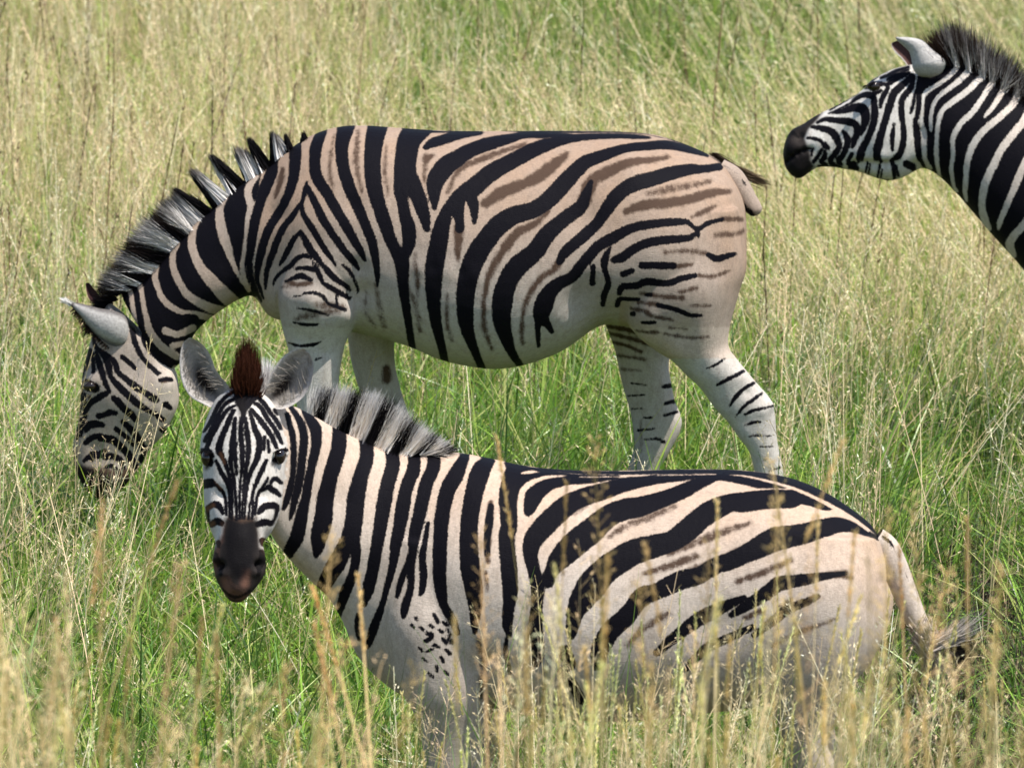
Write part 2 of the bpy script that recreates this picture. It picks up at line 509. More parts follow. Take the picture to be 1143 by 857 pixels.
# ------------------------------------------------------------------ the grazing zebra
Z1_PAT = """
P 298,150 300,168 292,200 287,235 279,270 277,300 281,318 288,330 246,352 216,378 200,408 188,412 176,418 166,408 156,396 149,380 144,356 136,334 122,326 100,316 118,288 150,255 200,205 250,150
w 118,316,5 128,335,6 136,348,6 142,366,7 146,382,7 150,400,8 160,416,9 168,424,8
w 136,312,6 142,318,6 147.5,330,6 150.5,351,6 154,369,6 160,388,7 172,403,9 190,417,13 196,412,10
w 140,298,6 146,306,6 157,319,7 160.5,335,6 164,352,7 169,370,9 181,386,9 199,398,9
w 158,276,10 166,285,10 175,294,8 174,309,8 179,325,7 187,338,8 204,348,7 222,351,8 238,356,9
b 184,357,13 195,361,13 207,357,12 219,355,8
w 186,369,9 200,373,8 216,366,9
w 194,386,8 206,383,6
w 186,258,12 192,265,10 198,272,8 194.5,282,8 194.5,296,8 200,311,9 208,325,9 218,334,10 236,343,12 252,349,13
w 205,235,12 214,243,9 221,246,8 217,257,8 215.5,271,10 219,285,10 226,299,11 238,313,14 256,333,17 266,342,16
w 236,206,8 246,214,7 252,220,8 247,231,9 247,245,11 250.5,262,12 256,278,10 261,294,6 268,308,5 279,324,6
w 287,198,7 279,210,9 279,221,9 282,232,9 280,242,8 277.6,256,6 275,275,5 272,295,5 274,309,5 278.5,322,5
w 293,192,6 296,197,5 294,209,5 290,223,5 284.6,233,4
b 305,180,14 304,195,14 298,210,14 292,228,11 286.5,249,11 283,270,10 280,290,7.5 281.5,308,6 287,324,5 293,336,3
b 330,162,15 331,179,14 329,203,12 322,224,11 310,242,11 301,260,10 294.5,279,10 290.5,296,8 288.5,312,5.5 292,322,4.5 296,333,3
b 344.5,205,3 343.5,214,6 341,226,5 337.5,232,6 330,243,7.5 320.6,254,8.5 313,268,8.5 306,285,8 301,299,6.5 299,312,5 298.5,322,3
b 344.5,205,3 346,212,6 350,219,7.5 358.6,235,8.8 366,249,9 375,263,8.5 386,279,8 395,291,7.5 401,302,4
b 340,228,5 342.7,241,6 351,253,7.2 359,267,7.3 366.5,280,7 374,289,5.5 378,296,3
b 360,148,12 354.5,165,14 353,182,13 356,200,13 368,218,12 380,239,11 391,257,11 398.5,271,9.5 405,282,8 409,292,4
b 387,142,20 383,165,15 385,188,14 392,211,14 401,232,12.5 410,253,11 417,271,10 421,291,8 423,309,5 422,321,2
b 340,260,5 331.6,269,7.3 323,283,7 317,293,4.5 314,297,2
b 340,260,5 345,269,7 348,277,8 355,287,7.5 362,296,6 368.5,303.5,7 376,311.6,7.3 388,319.5,6 392,326,2.5
b 350,289,3.5 343,286.5,5.5 335,289.6,6 328,297,6 317,304,5 309.6,312,4 308,318,2
b 333,300.6,3.5 344,300,5 353.7,302,6
b 352.5,294,3.5 358.6,306.7,6 363,316,4.5 368.4,320,6 378,325.5,6.5 388,331,5 393,335,3
b 323,314.5,2.5 331.6,311,5 339.6,308.6,6.5 350,313,4.5
b 342.7,327.6,2.5 353.7,327,4 362,330.5,4 368.4,338.6,3.5 377,342,4 386,345,3.5
b 377,331,2.5 377.6,341,3
b 333,331,2 339.5,330.5,2.5
b 336.5,343.5,2.5 350,345.5,3.5 368.4,351,2.5
b 385.6,295.7,2.5 391.7,303,4 396.6,314,3.5 399,325,3 399,331,1.5
b 331,359.5,2 345,361.5,4 358,361,2
b 324,382.5,2 338,385,3 352,384,4 360,381,2
b 354,401,3 361,399,2
b 422,140,22 418,165,19 417,188,18 419,209,17 424,229,15 431,250,14 437,268,12 443,280,11 450,294,15 451,309,11 452.5,328,9 455,345,7.5 457.6,363,6 459,375,6 461,388,5
b 470,143,24 458,157,24 454,180,22 453,200,22 450,215,16 450.6,226,11 454,244,11.5 458,258,14 458,272,12 454.5,283,10 450,293,8
b 458,203,20 466,217,15 470,227,14 475,244,10.5 478,257,5
b 476,166,4 482,162,8 490,159,9.5 505,154,9 520,150,8 536,149,4
b 486.5,234,3 486,222,9 486,208,16 491,197,19 500,186,19 509,180,17 525,170,14 546,162,13 569,156,9 585,152,6 610,152,5 637,152,2
b 725,155,2 710,154,5 687,153,6 650,154.5,7 625,158.5,10 600,167,14 575,180,15 550,194,17 532,209,18 516,223,20 502,241,18 494,258,17 490,277,18 486.5,297,18 485,319,16 485.6,340,13 488,361,10 492,379,7.5 495,393,7 497,404,6
b 514,232,8 513,243,9 513.5,256,9
b 528,228,12 530,240,7 529.5,249,4
w 505,242,3 506.5,251,7 505,266,9 504,282,9 505,296,11
w 520.5,227,4 522,237,8.5 525,250,8 530,264,8
b 789,174.5,3 768,168,8 744,163,10 722,165,10 698,168.5,11 675,175.5,13 654,183,14.5 640,195,16 626,210,17 610.5,226,16.5 595,236,16 572,243,18 555,255,20 543,270,20 533,285,21 525,305,20 520.5,328,18 520,349,16 522,367,13 527,382,9 533,398,6.5 538,410,6
b 659,205,4 654,217,9 648,231,13 638,239,14 622,252,14.5 609,265,17 596,283,18 578,298,20 566,317,20 560.5,340,20 561,361,17 565.5,378,12 572,394,7.5 581,408,5
b 802,187,8 784,190,8.5 768,191,12 745,196.5,15 722.5,205,15 698,214,14.5 684,225,15 673.5,239,13 665,251,12 652.5,263,12 640,274,11 630,283,10 624,293,6
b 770,254,3 763,249.5,6 745,250,8 722.5,252.5,9 701.5,257,9.5 683,267,12 667,276,11.5 656,288,11 647,299,11 638,311,12 623,318,13 613,328,16 607,340,19 604,353,15 610,361,7 616,370,3
b 601,355,6 600,366,4 601,386,1.5
b 765,250,4 776,257,4 788,250.5,4.5 804,246,3.5
b 776,257,4 776.5,265,4
b 774,262,4 765,267,6.5 742,269,8.5 720,272.5,9 704,280,9.5 693,288,9.5 684,291,7
b 679.6,277.5,3 674,290,7.5 674,302,5.5 678,316,6 674,330,6 672.6,343,4
b 661,298.5,4 661,319,5.5
b 694.5,306,6.5 704,302,5.5
b 714,296,6.5 749,296,6.5
b 690,328,5 693,320,6.5 708.5,318,6.5 721,313,7.5 743.5,316,7.5 757.5,311.6,6 773,308,4
b 687.5,344,5 691,335,5.5 701.5,334,4 712,333.5,4
b 733,340,4 750.5,344,5 768,351,4.5 780,351.5,3
b 726,329,4 720,328,3
b 788,285.5,5 798,289.6,6.5 810,286.5,6 818,284.5,4
b 703,351,3.5 707,350,4.5
b 717,358,2.5 729.5,358.5,3.5
b 787,411,1.5 798.5,406,3.2 807,400,2
b 799,429,3.5 812.5,422,5 828,414,4
b 813,452.5,2.5 820,442,5 828,434,4.5 840,427,4
b 819.5,465,1.5 828,454,4 839,445.5,4.5 849,438.5,3
b 830,462,3.5 840.5,457,4 859,453,2.5
b 829,475,1.5 839,471,4 847,470,3
b 834,486.6,1.5 844,485,3 859,486,2
b 847,497.6,1.5 861.5,498,2
b 850,513,1.5 856,511.5,2
b 856,525.6,1.5 869,521,2.5
b 470,146,4 540,147,1.5
b 585,148,2 640,147.5,2.5 708,148.5,3 738,153,2.5 765,161,2 792,173.5,2 812,188,2
"""
Z1_HEAD = """
b 92,378,5 97,369,7 103,368,4
b 105,375,2 107,386,3 115,393,4 124,399,4.5 130,406,5 132,414,4 138,420,4 146,426,5 153,432,6 158,435,5
b 101,391,3 99,402,2.5 97,412,2.5
b 104,394,2 105,405,3 106,415,2.5
b 108,394,3 112,406,5.5 116,418,4.5 119,428,3.5 123,437,3
b 113,393,2.5 120,402,5.5 123,411,5.5 124,419,3
b 124,420,3 130,427,5 139,436,6 147,443,6 155,450,5 163,455,4 170,459,3
b 137,398,3 145,404,3.5 152,411,3
b 95.5,400,2 94,411,2 93,420,2
b 163,438,5 172,444,6 175,446,4
b 185,451,5 190,455,3
b 173,461,4 182,468,4
b 180,479,4 185,482,5
b 92.5,428,3 91,440,2 91,460,2 87,476,2 83,488,2
b 94.5,440,2 94,460,2 90,476,2.2 86,490,2
b 96,458,4 99,452,6 104,448,5 112,443,5 119,439,5
b 96,462,3 93.5,472,3 90,486,2.5
b 128,444,4 134,449,6 140,456,6 147,461,6 152,467,5
b 111,464,5 117,463,4 124,460,5 130,461,3
b 96,480,4 99,475,7 106,473,7 115,474,4
b 138,470,4 146,478,5.5 153,487,6 158,497,6 161,505,5 157,514,4
b 130,478,3 134,482,3.5 139,485,3.5
b 139,486,3 145,491,3.5 149,496,3
b 96,494,4 104,488,5 113,486,4
b 112,490,4 118,489,6.5 126,491,7 133,496,6 140,503,6 146,512,7 150,520,6
b 103,507,5 110,508,6 117,504,4
b 117,511,3 124,509,5 131,511,5 136,516,5 138,522,3
b 118,521,2 125,520,3 130,524,3.5 132,528,3
b 100,430,12 107,432,10
b 94,514,3 99,510,4 103,513,3
b 112,548,2 126,540,2 138,534,2
b 178,424,2 184,423,3 189,424,2
b 136,346,3 138,358,5 137,369,5 133,378,3 127,382,2
"""
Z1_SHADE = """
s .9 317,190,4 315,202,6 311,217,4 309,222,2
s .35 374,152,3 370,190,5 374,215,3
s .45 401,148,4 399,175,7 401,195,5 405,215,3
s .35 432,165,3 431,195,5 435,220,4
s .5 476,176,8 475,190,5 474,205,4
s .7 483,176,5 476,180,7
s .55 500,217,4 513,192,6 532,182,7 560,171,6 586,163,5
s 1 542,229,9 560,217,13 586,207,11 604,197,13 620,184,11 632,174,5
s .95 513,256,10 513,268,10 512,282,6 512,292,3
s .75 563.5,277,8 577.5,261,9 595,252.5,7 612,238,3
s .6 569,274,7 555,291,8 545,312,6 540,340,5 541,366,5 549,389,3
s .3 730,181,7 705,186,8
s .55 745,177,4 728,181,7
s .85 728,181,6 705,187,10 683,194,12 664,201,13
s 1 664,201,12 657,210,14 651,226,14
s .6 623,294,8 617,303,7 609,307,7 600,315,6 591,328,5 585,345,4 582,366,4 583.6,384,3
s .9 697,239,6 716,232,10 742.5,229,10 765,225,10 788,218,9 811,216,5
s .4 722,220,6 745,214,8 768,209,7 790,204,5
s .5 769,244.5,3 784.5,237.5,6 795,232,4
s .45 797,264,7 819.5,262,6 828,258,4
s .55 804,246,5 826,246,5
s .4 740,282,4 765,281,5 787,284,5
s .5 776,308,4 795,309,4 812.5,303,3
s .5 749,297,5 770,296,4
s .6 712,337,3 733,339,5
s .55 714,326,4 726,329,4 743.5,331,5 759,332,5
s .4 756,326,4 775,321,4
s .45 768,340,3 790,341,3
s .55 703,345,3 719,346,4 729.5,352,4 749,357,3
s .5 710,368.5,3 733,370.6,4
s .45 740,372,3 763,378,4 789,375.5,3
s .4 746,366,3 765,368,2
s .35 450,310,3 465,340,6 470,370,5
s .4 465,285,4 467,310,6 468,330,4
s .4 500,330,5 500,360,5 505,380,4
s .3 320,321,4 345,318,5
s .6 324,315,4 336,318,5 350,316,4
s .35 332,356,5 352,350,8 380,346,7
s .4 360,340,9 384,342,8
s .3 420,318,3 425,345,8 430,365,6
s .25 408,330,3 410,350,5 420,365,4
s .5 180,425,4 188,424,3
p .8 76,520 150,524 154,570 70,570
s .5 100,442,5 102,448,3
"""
Z1_FAR = """
b 741,432,4 750.5,430.6,4.5
b 743,451,3 755.5,447.6,4.5
b 742.5,464,3 757,460,2.5
b 719,467,1.6 727.6,466.5,2
b 713,481,2 731,479,2
b 734,490,3 743,494.5,3.2
b 720,491,1.4 732,490.6,2
b 702,442,1.4 720,441,1.2
b 706,457,1.4 718,456,1.4
b 705,428,1.4 722,430,1.6
"""
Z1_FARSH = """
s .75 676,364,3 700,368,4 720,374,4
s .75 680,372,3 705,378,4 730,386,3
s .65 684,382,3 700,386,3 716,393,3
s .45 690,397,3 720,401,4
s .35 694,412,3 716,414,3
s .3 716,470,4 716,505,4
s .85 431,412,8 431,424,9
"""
b1 = PixelPlane(0.02, 25.0, 0.8)
T = [(832.5,240,833,288,.04,0),(829,222,831,302,.12,0),(820,203,822,325,.185,0),(805,183,805,340,.225,0),(775,167,775,350,.262,0),
     (735,153.5,735,356,.282,0),(700,149.5,700,362,.285,0),(668,148.5,668,362,.29,0),(620,148,622,392,.30,0),(560,148.5,562,409,.315,0),
     (500,148,502,402,.31,0),(450,145,452,383,.285,0),(410,142,410,372,.262,0),(380,143,378,366,.238,0),(352,151,345,362,.212,0),
     (326,166,316,357,.185,0),(303,184,299,350,.16,0),(283,197,284,330,.14,0),(262,211,268,333,.125,0),(243,229,248,345,.115,0),
     (222,245,232,357,.105,0),(200,266,218,371,.10,0),(178,290,209,389,.093,0),(155,313,200,406,.088,0),(135,328,186,410,.075,0)]
HD = [(119,336,190,404,.075,0),(104,371,196,416,.088,0),(94,406,199,432,.095,0),(90,430,199,450,.096,0),(88.5,455,192,467,.085,0),
      (85.5,475,181,486,.073,0),(81,492,166,502,.063,0),(80.5,508,158,517,.06,0),(84,526,148,530,.063,0),(92,543,138,543,.055,0),(104,556,127,554,.03,0)]
HN = [(705,240,822,232,.06,-.17),(696,290,832,292,.115,-.155),(688,335,824,325,.125,-.15),(705,368,814,362,.112,-.145),(729,389,812,386,.092,-.14),
      (748,401,821,400,.078,-.14),(764,417,834,416,.068,-.14),(781,433,846,430,.058,-.14),(796,454,859,445,.052,-.14),(811,470,864,462,.048,-.14),
      (823,487,866,486,.042,-.14),(835,503,869,504,.037,-.14),(841,526,874,530,.033,-.14),(846,570,876,573,.030,-.14),(850,620,878,623,.029,-.14),
      (846,652,882,656,.034,-.14),(838,674,869,681,.032,-.14),(826,692,868,696,.045,-.14),(822,704,870,706,.05,-.14)]
HF = [(655,300,770,300,.06,.16),(666,340,775,340,.10,.15),(676,362,763,374,.10,.15),(687,391,748,402,.082,.14),(693,420,751,430,.068,.14),
      (699,443,755,449,.056,.14),(704,460,762,466,.05,.14),(707,478,761,481,.046,.14),(708,503,749,505,.04,.14),(701,526,736,529,.034,.14),
      (691,570,721,574,.03,.14),(684,612,712,616,.03,.14),(679,638,712,644,.034,.14),(670,660,701,667,.032,.14),(660,675,703,678,.045,.14),(657,686,705,687,.05,.14)]
FN = [(335,240,415,255,.05,-.16),(317,300,412,310,.085,-.155),(313.5,345,404,348,.095,-.15),(318,372,391,374,.076,-.14),(323,390,385,389,.063,-.14),
      (328,420,380,420,.054,-.14),(333,460,377,460,.045,-.14),(335,490,375,490,.042,-.14),(338,520,370,521,.034,-.14),(340,580,366,581,.028,-.14),
      (337,640,369,641,.034,-.14),(331,670,361,671,.032,-.14),(319,694,365,696,.046,-.14),(315,706,367,706,.05,-.14)]
FF = [(365,315,442,330,.06,.15),(383,355,440,365,.07,.14),(390,400,440,405,.058,.14),(398,430,448,440,.05,.14),(408,458,457,470,.045,.14),
      (415,485,459,490,.042,.14),(424,520,458,522,.033,.14),(438,580,466,578,.028,.14),(444,630,478,628,.034,.14),(446,655,476,655,.032,.14),(440,675,486,676,.045,.14),(437,687,489,687,.05,.14)]
parts = [('torso', *loft(b1, T, 56, 6, 2.15, .10)), ('head', *loft(b1, HD, 40, 6, 2.3)), ('hind_near', *loft(b1, HN, 32, 5)),
         ('hind_far', *loft(b1, HF, 32, 5)), ('fore_near', *loft(b1, FN, 32, 5)), ('fore_far', *loft(b1, FF, 32, 5))]
me, co, lab, ry, names = union_body('zebra', parts, .0055, 9, fine=('head',))
nrm = vnormals(me)
is_far = np.isin(lab, [names.index('hind_far'), names.index('fore_far')])
is_head = lab == names.index('head')
is_leg = lab >= 2
uv = b1.draw(co, np.where(is_leg, 1e3, ry))      # legs keep their own sides, the trunk mirrors left to right
uv_leg = b1.draw(co)
uv = np.where(is_leg[:, None], uv_leg, uv)
side = np.clip(np.abs(nrm[:, 1]) * 1.6, 0, 1) * ~is_far
co = sculpt(me, co, nrm, uv, [(350,255,34,10),(372,300,22,8),(405,330,16,-14),(400,300,12,-8),(318,330,16,8),(350,340,30,6),(700,215,40,8),(650,330,22,-12),
        (735,300,50,8),(690,350,18,-8),(185,428,14,9),(150,410,18,-5),(160,455,22,5),(104,425,9,9),(101,434,5,-6),(107,500,7,-5),(125,535,12,4),(117,545,4,-4),
        (812,220,16,6),(850,458,8,5),(830,470,10,-3),(230,320,26,5),(260,290,20,-4),(335,390,8,4),(365,395,7,-3),(655,245,26,-9),(702,192,18,8),(312,240,14,-6),(395,230,14,-5),(470,300,11,3),(500,305,11,3),(530,308,11,3),(485,300,7,-2),(515,305,7,-2),(770,330,26,6),(760,375,14,-7),(720,355,14,6),(834,438,6,-5),(859,452,6,6),(826,420,8,4),(800,300,18,-5),(350,335,12,8),(385,350,12,7),(640,345,16,-6)], side)
pat = np.full(len(co), FAR)
trunk = ~is_far & ~is_head
trunk |= is_head
pat[trunk] = paint(uv[trunk], Z1_PAT + Z1_HEAD) - .10 + .5 * smooth(392, 402, uv[trunk, 1]) * (uv[trunk, 0] > 780) - 1.3 * smooth(395, 460, uv[trunk, 0]) * (1 - .65 * smooth(600, 690, uv[trunk, 0])) - .8 * is_head[trunk] - .35 * (uv[trunk, 0] < 290)
far = is_far
pat[far] = paint(uv[far], Z1_FAR) - .4
# where head and neck meet let the neck pattern run on to the head above the jaw line
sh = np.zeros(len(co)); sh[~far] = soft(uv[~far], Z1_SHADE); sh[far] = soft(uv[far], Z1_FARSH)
topy = np.interp(uv[:, 0], [80, 130, 200, 300, 345, 380, 700, 780, 835], [330, 325, 266, 188, 155, 143, 150, 168, 240])
depth = (uv[:, 1] - topy)
tan = (1 - smooth(30, 260, depth)) * .95
tan = np.where(is_head, .30, tan); tan[is_leg & (uv[:, 1] > 355)] *= .45; tan[far] = .12
tan = np.where((uv[:, 0] < 290) & ~is_head, np.minimum(tan, .62), tan)
tan = np.where((uv[:, 0] > 690) & (uv[:, 1] < 400) & ~far, np.maximum(tan, .52), tan)
skin = soft(uv, "p 1 74,520 90,518 106,524 120,530 136,535 148,538 152,570 80,570 70,540", 5.0) * is_head
skin = np.maximum(skin, soft(uv, "p .7 74,500 84,500 88,508 86,520 74,530", 4.0) * is_head)
hoof = is_leg & (co[:, 2] < .055)
skin = np.maximum(skin, hoof * 1.0)
rust = np.zeros(len(co))
dust_shade = .42 + .46 * (1 - smooth(60, 270, depth)); dust_shade = np.where((uv[:, 0] > 640) & ~far, np.maximum(dust_shade, .78 * (1 - smooth(330, 420, uv[:, 1]))), dust_shade)
dust_shade = np.where((uv[:, 0] < 290), .62, dust_shade); dust_shade[is_leg & (uv[:, 1] > 365)] = .30; dust_shade[far] = .40
dust_shade = np.where(is_head, .78 - .55 * smooth(165, 190, uv[:, 0]), dust_shade)  # head darkened for the neck's shadow, jaw left sunlit, painted into the coat
Z1 = finish_body('zebra', me, co, dict(pattern=pat, shade=sh, tan=tan, skin=skin, rust=rust, dust_shade=dust_shade), b1.base,
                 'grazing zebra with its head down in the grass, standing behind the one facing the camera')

BLK, WHT, TANW = np.array([.008, .007, .008]), np.array([.80, .77, .74]), np.array([.58, .47, .39])
DKB = np.array([.022, .014, .010])
def fill_mane(bp, spec_fn, base, tip, n, rng, width=.0035, yb=.016, yt=.03, jitter=.02, inward=(5, 8), dark_tip=.5, tipc=DKB, batch=None, cpow=3.0, palec=None):
    s = rng.random(n)
    Bp = rand_curve(base, s); Tp = rand_curve(tip, s)
    dirv = (Bp - Tp); dirv /= np.maximum(np.linalg.norm(dirv, axis=1, keepdims=True), 1e-6)
    probe = Bp + dirv * inward[0]
    sd = spec_fn(probe)
    y = rng.normal(size=n) * yb
    root = bp.at(Bp[:, 0] + dirv[:, 0] * inward[1] * .6, Bp[:, 1] + dirv[:, 1] * inward[1] * .6, y)
    k = 1 - np.abs(rng.normal(size=n)) * .16
    Tj = Bp + (Tp - Bp) * k[:, None]
    tipp = bp.at(Tj[:, 0], Tj[:, 1], y + rng.normal(size=n) * yt) + rng.normal(size=(n, 3)) * jitter
    pale = smooth(-.8, .8, sd)[:, None]
    c0 = BLK * (1 - pale) + (WHT if palec is None else palec) * pale
    c0 = c0 * (1 + rng.normal(size=(n, 1)) * .12)
    c1 = c0 * (1 - dark_tip) + tipc * dark_tip
    b = batch or Batch()
    hair_strands(b, root, tipp, rng, rng.uniform(.6, 1.3, n) * width, c0, c1, cpow=cpow, segs=4)
    return b
mb = Batch()
fn1 = lambda q: paint(q, Z1_PAT)
fill_mane(b1, fn1, [(214,254),(200,266),(187,279),(172,298),(150,318),(128,328)], [(184,228),(167,242),(145,264),(131,286),(116,308),(111,325)], 9000, RNG, dark_tip=.94, jitter=.012, batch=mb, cpow=3.0, width=.0022)
def clump(bx0, by0, bx1, by1, tx0, ty0, tx1, ty1, n, frac_black, left=True, spread=1.2, pinch=.6):
    s = RNG.random(n); y = RNG.normal(size=n) * .012
    root = b1.at(bx0 + (bx1 - bx0) * s, by0 + (by1 - by0) * s + 9, y)
    k = 1 - np.abs(RNG.normal(size=n)) * .14
    mx, my = bx0 + (bx1 - bx0) * s, by0 + (by1 - by0) * s
    s_ = .5 + (s - .5) * pinch; tx, ty = tx0 + (tx1 - tx0) * s_, ty0 + (ty1 - ty0) * s_
    tip = b1.at(mx + (tx - mx) * k + RNG.normal(size=n) * spread, my + (ty - my) * k + RNG.normal(size=n) * spread, y * .3 + RNG.normal(size=n) * .006)
    blk = (s > 1 - frac_black) if left else (s < frac_black)
    c0 = np.where(blk[:, None], BLK, WHT) * (1 + RNG.normal(size=(n, 1)) * .12)
    c1 = np.where(blk[:, None], BLK * 1.6, np.array([.10, .08, .07]))
    hair_strands(mb, root, tip, RNG, RNG.uniform(.7, 1.4, n) * .0034, c0, c1, bend=np.zeros((n, 3)), cpow=2.2)
clump(347,152,334,161, 338,147,340,150, 200, 1.0)
clump(331,163,318,167, 318,150,320,152, 260, 1.0)
clump(328,164,312,172, 309,150,305,150, 180, .15)
clump(313,168,302,178, 306,148,303,147, 260, .55)
clump(305,177,291,187, 280,155,275,154, 420, 1.0)
clump(298,185,276,199, 276,170,261,163, 620, .05, spread=2.2, pinch=1.0)
clump(278,198,258,212, 237,174,233,173, 620, .85, left=False, spread=1.6)
clump(266,205,257,213, 245,188,235,176, 200, 0.0)
clump(258,210,242,230, 216,190,211,190, 640, .28, spread=1.8)
clump(243,228,226,240, 196,211,190,212, 520, .85, left=False, spread=1.8)
clump(232,236,213,254, 195,214,178,226, 620, .30, spread=2.4, pinch=1.0)
# forelock between the ears
fill_mane(b1, lambda q: np.full(len(q), -3.), [(128,332),(116,342),(106,362)], [(112,322),(98,352),(92,374)], 700, RNG, dark_tip=.3, jitter=.01, batch=mb)
mb.build('mane', M_HAIR, Z1)

def whisk(px0, py0, px1, py1, n, bp, rng, y0, y1, c0, c1, spread0, spread1, width, bendz, batch):
    root = bp.at(px0 + rng.normal(size=n) * spread0, py0 + rng.normal(size=n) * spread0, y0 + rng.normal(size=n) * .012)
    k = rng.uniform(.55, 1.05, n)
    tip = bp.at(px0 + (px1 - px0) * k + rng.normal(size=n) * spread1, py0 + (py1 - py0) * k + rng.normal(size=n) * spread1, y0 + (y1 - y0) * k)
    bend = np.zeros((n, 3)); bend[:, 2] = bendz + rng.normal(size=n) * .08
    cc0 = np.tile(c0, (n, 1)) * (1 + rng.normal(size=(n, 1)) * .2); cc1 = np.tile(c1, (n, 1))
    hair_strands(batch, root, tip, rng, rng.uniform(.6, 1.3, n) * width, cc0, cc1, bend=bend, segs=5)

path = b1.at(*crom([(802,190),(816,198),(826,211),(834,224),(841,233),(846,240)], 6).T, np.linspace(0, -.02, 31))
V, F = tube(path, np.interp(np.linspace(0, 1, 31), [0, .25, .5, .75, .9, .97, 1], [.030, .030, .027, .023, .019, .012, .003]))
tme = new_mesh('tail', V, F)
uvt = b1.draw(V)
set_f(tme, 'pattern', paint(uvt, "b 821,207,3 824,210,2\nb 833,223,3 836,228,3\nb 825,222,2.5 831,232,4 840,241,4\nb 838,232,2 842,236,2\nb 806,186,2 818,193,2 832,207,2")); set_f(tme, 'shade', .35 * smooth(230, 240, uvt[:, 1]))  # lower edge darkened: the tail's under-shadow is painted into its coat
set_f(tme, 'dust_shade', np.full(len(V), .9)); set_f(tme, 'tan', np.full(len(V), .55)); set_f(tme, 'skin', np.zeros(len(V))); set_f(tme, 'rust', np.zeros(len(V)))
tail1 = link('tail', tme, M_COAT, Z1)
tb = Batch()
whisk(796, 178, 858, 205, 800, b1, RNG, .05, .10, DKB, np.array([.16, .11, .07]), 3.2, 2.6, .0024, .10, tb)
tb.build('tail_tuft', M_HAIR, tail1)

def ear_in_dark(s, v):
    k = np.exp(-((v + .1) / .45) ** 2) * (1 - s) ** .6
    return np.array([.42, .38, .35]) * (1 - k[:, None]) + np.array([.03, .022, .018]) * k[:, None]
def ear_out_grey(s, v):
    c = np.tile(np.array([.36, .345, .33]), (len(v), 1)); k = smooth(.62, .95, np.abs(v)) * .75 + smooth(.78, .9, s) * .8
    if s > .93: k = k * 0
    return c * (1 - np.clip(k, 0, 1)[:, None]) + np.array([.03, .02, .02]) * np.clip(k, 0, 1)[:, None]
V, F, C = ear_mesh(b1, [(146,372),(142,354),(129,347),(112,344),(99,340.5),(89,338.5),(84,338),(80,339)], [(146,373),(141,386),(128,386),(113,378),(102,367),(92,354),(84,345),(80,340)],
                   -.082, .22, .006, ear_in_dark, ear_out_grey, (.05, .035, .03), sgn=-1, base_in=.02)
em = new_mesh('ear', V, F); set_col(em, 'tint', C); e1 = link('ear', em, M_EAR, Z1)
tfb = Batch(); n = 90
hair_strands(tfb, b1.at(RNG.uniform(80, 86, n), RNG.uniform(338, 342, n), -.085), b1.at(RNG.uniform(66, 76, n), RNG.uniform(331, 337, n), -.085 + RNG.normal(size=n) * .006), RNG, np.full(n, .003), np.tile(WHT, (n, 1)), np.tile(WHT, (n, 1)))
n = 260; s = RNG.random(n); q = rand_curve([(124,388),(113,378),(102,367),(92,354),(84,344)], s)
hair_strands(tfb, b1.at(q[:, 0], q[:, 1], -.09), b1.at(q[:, 0] - RNG.uniform(1, 7, n), q[:, 1] + RNG.uniform(1, 7, n), -.09 + RNG.normal(size=n) * .01), RNG, np.full(n, .0026), np.tile(DKB, (n, 1)), np.tile(DKB, (n, 1)))
tfb.build('ear_hair', M_HAIR, e1)
V, F, C = ear_mesh(b1, [(126,338),(113,332),(104,322),(99,316),(95,316)], [(120,352),(108,342),(99,334),(96,326),(95,317)],
                   .05, .25, .006, lambda s, v: np.tile(np.array([.07, .035, .035]), (len(v), 1)), ear_out_grey, (.07, .04, .04), sgn=1)
C[-17 * 30:] = C[-17 * 30:]
em = new_mesh('ear', V, F); set_col(em, 'tint', C); link('ear', em, M_EAR, Z1)
eyeball('eye', b1, 101, 431, -.081, .017, Z1, (1, .6, .75))
eyeball('eye', b1, 101, 431, .081, .017, Z1, (1, .6, .75))
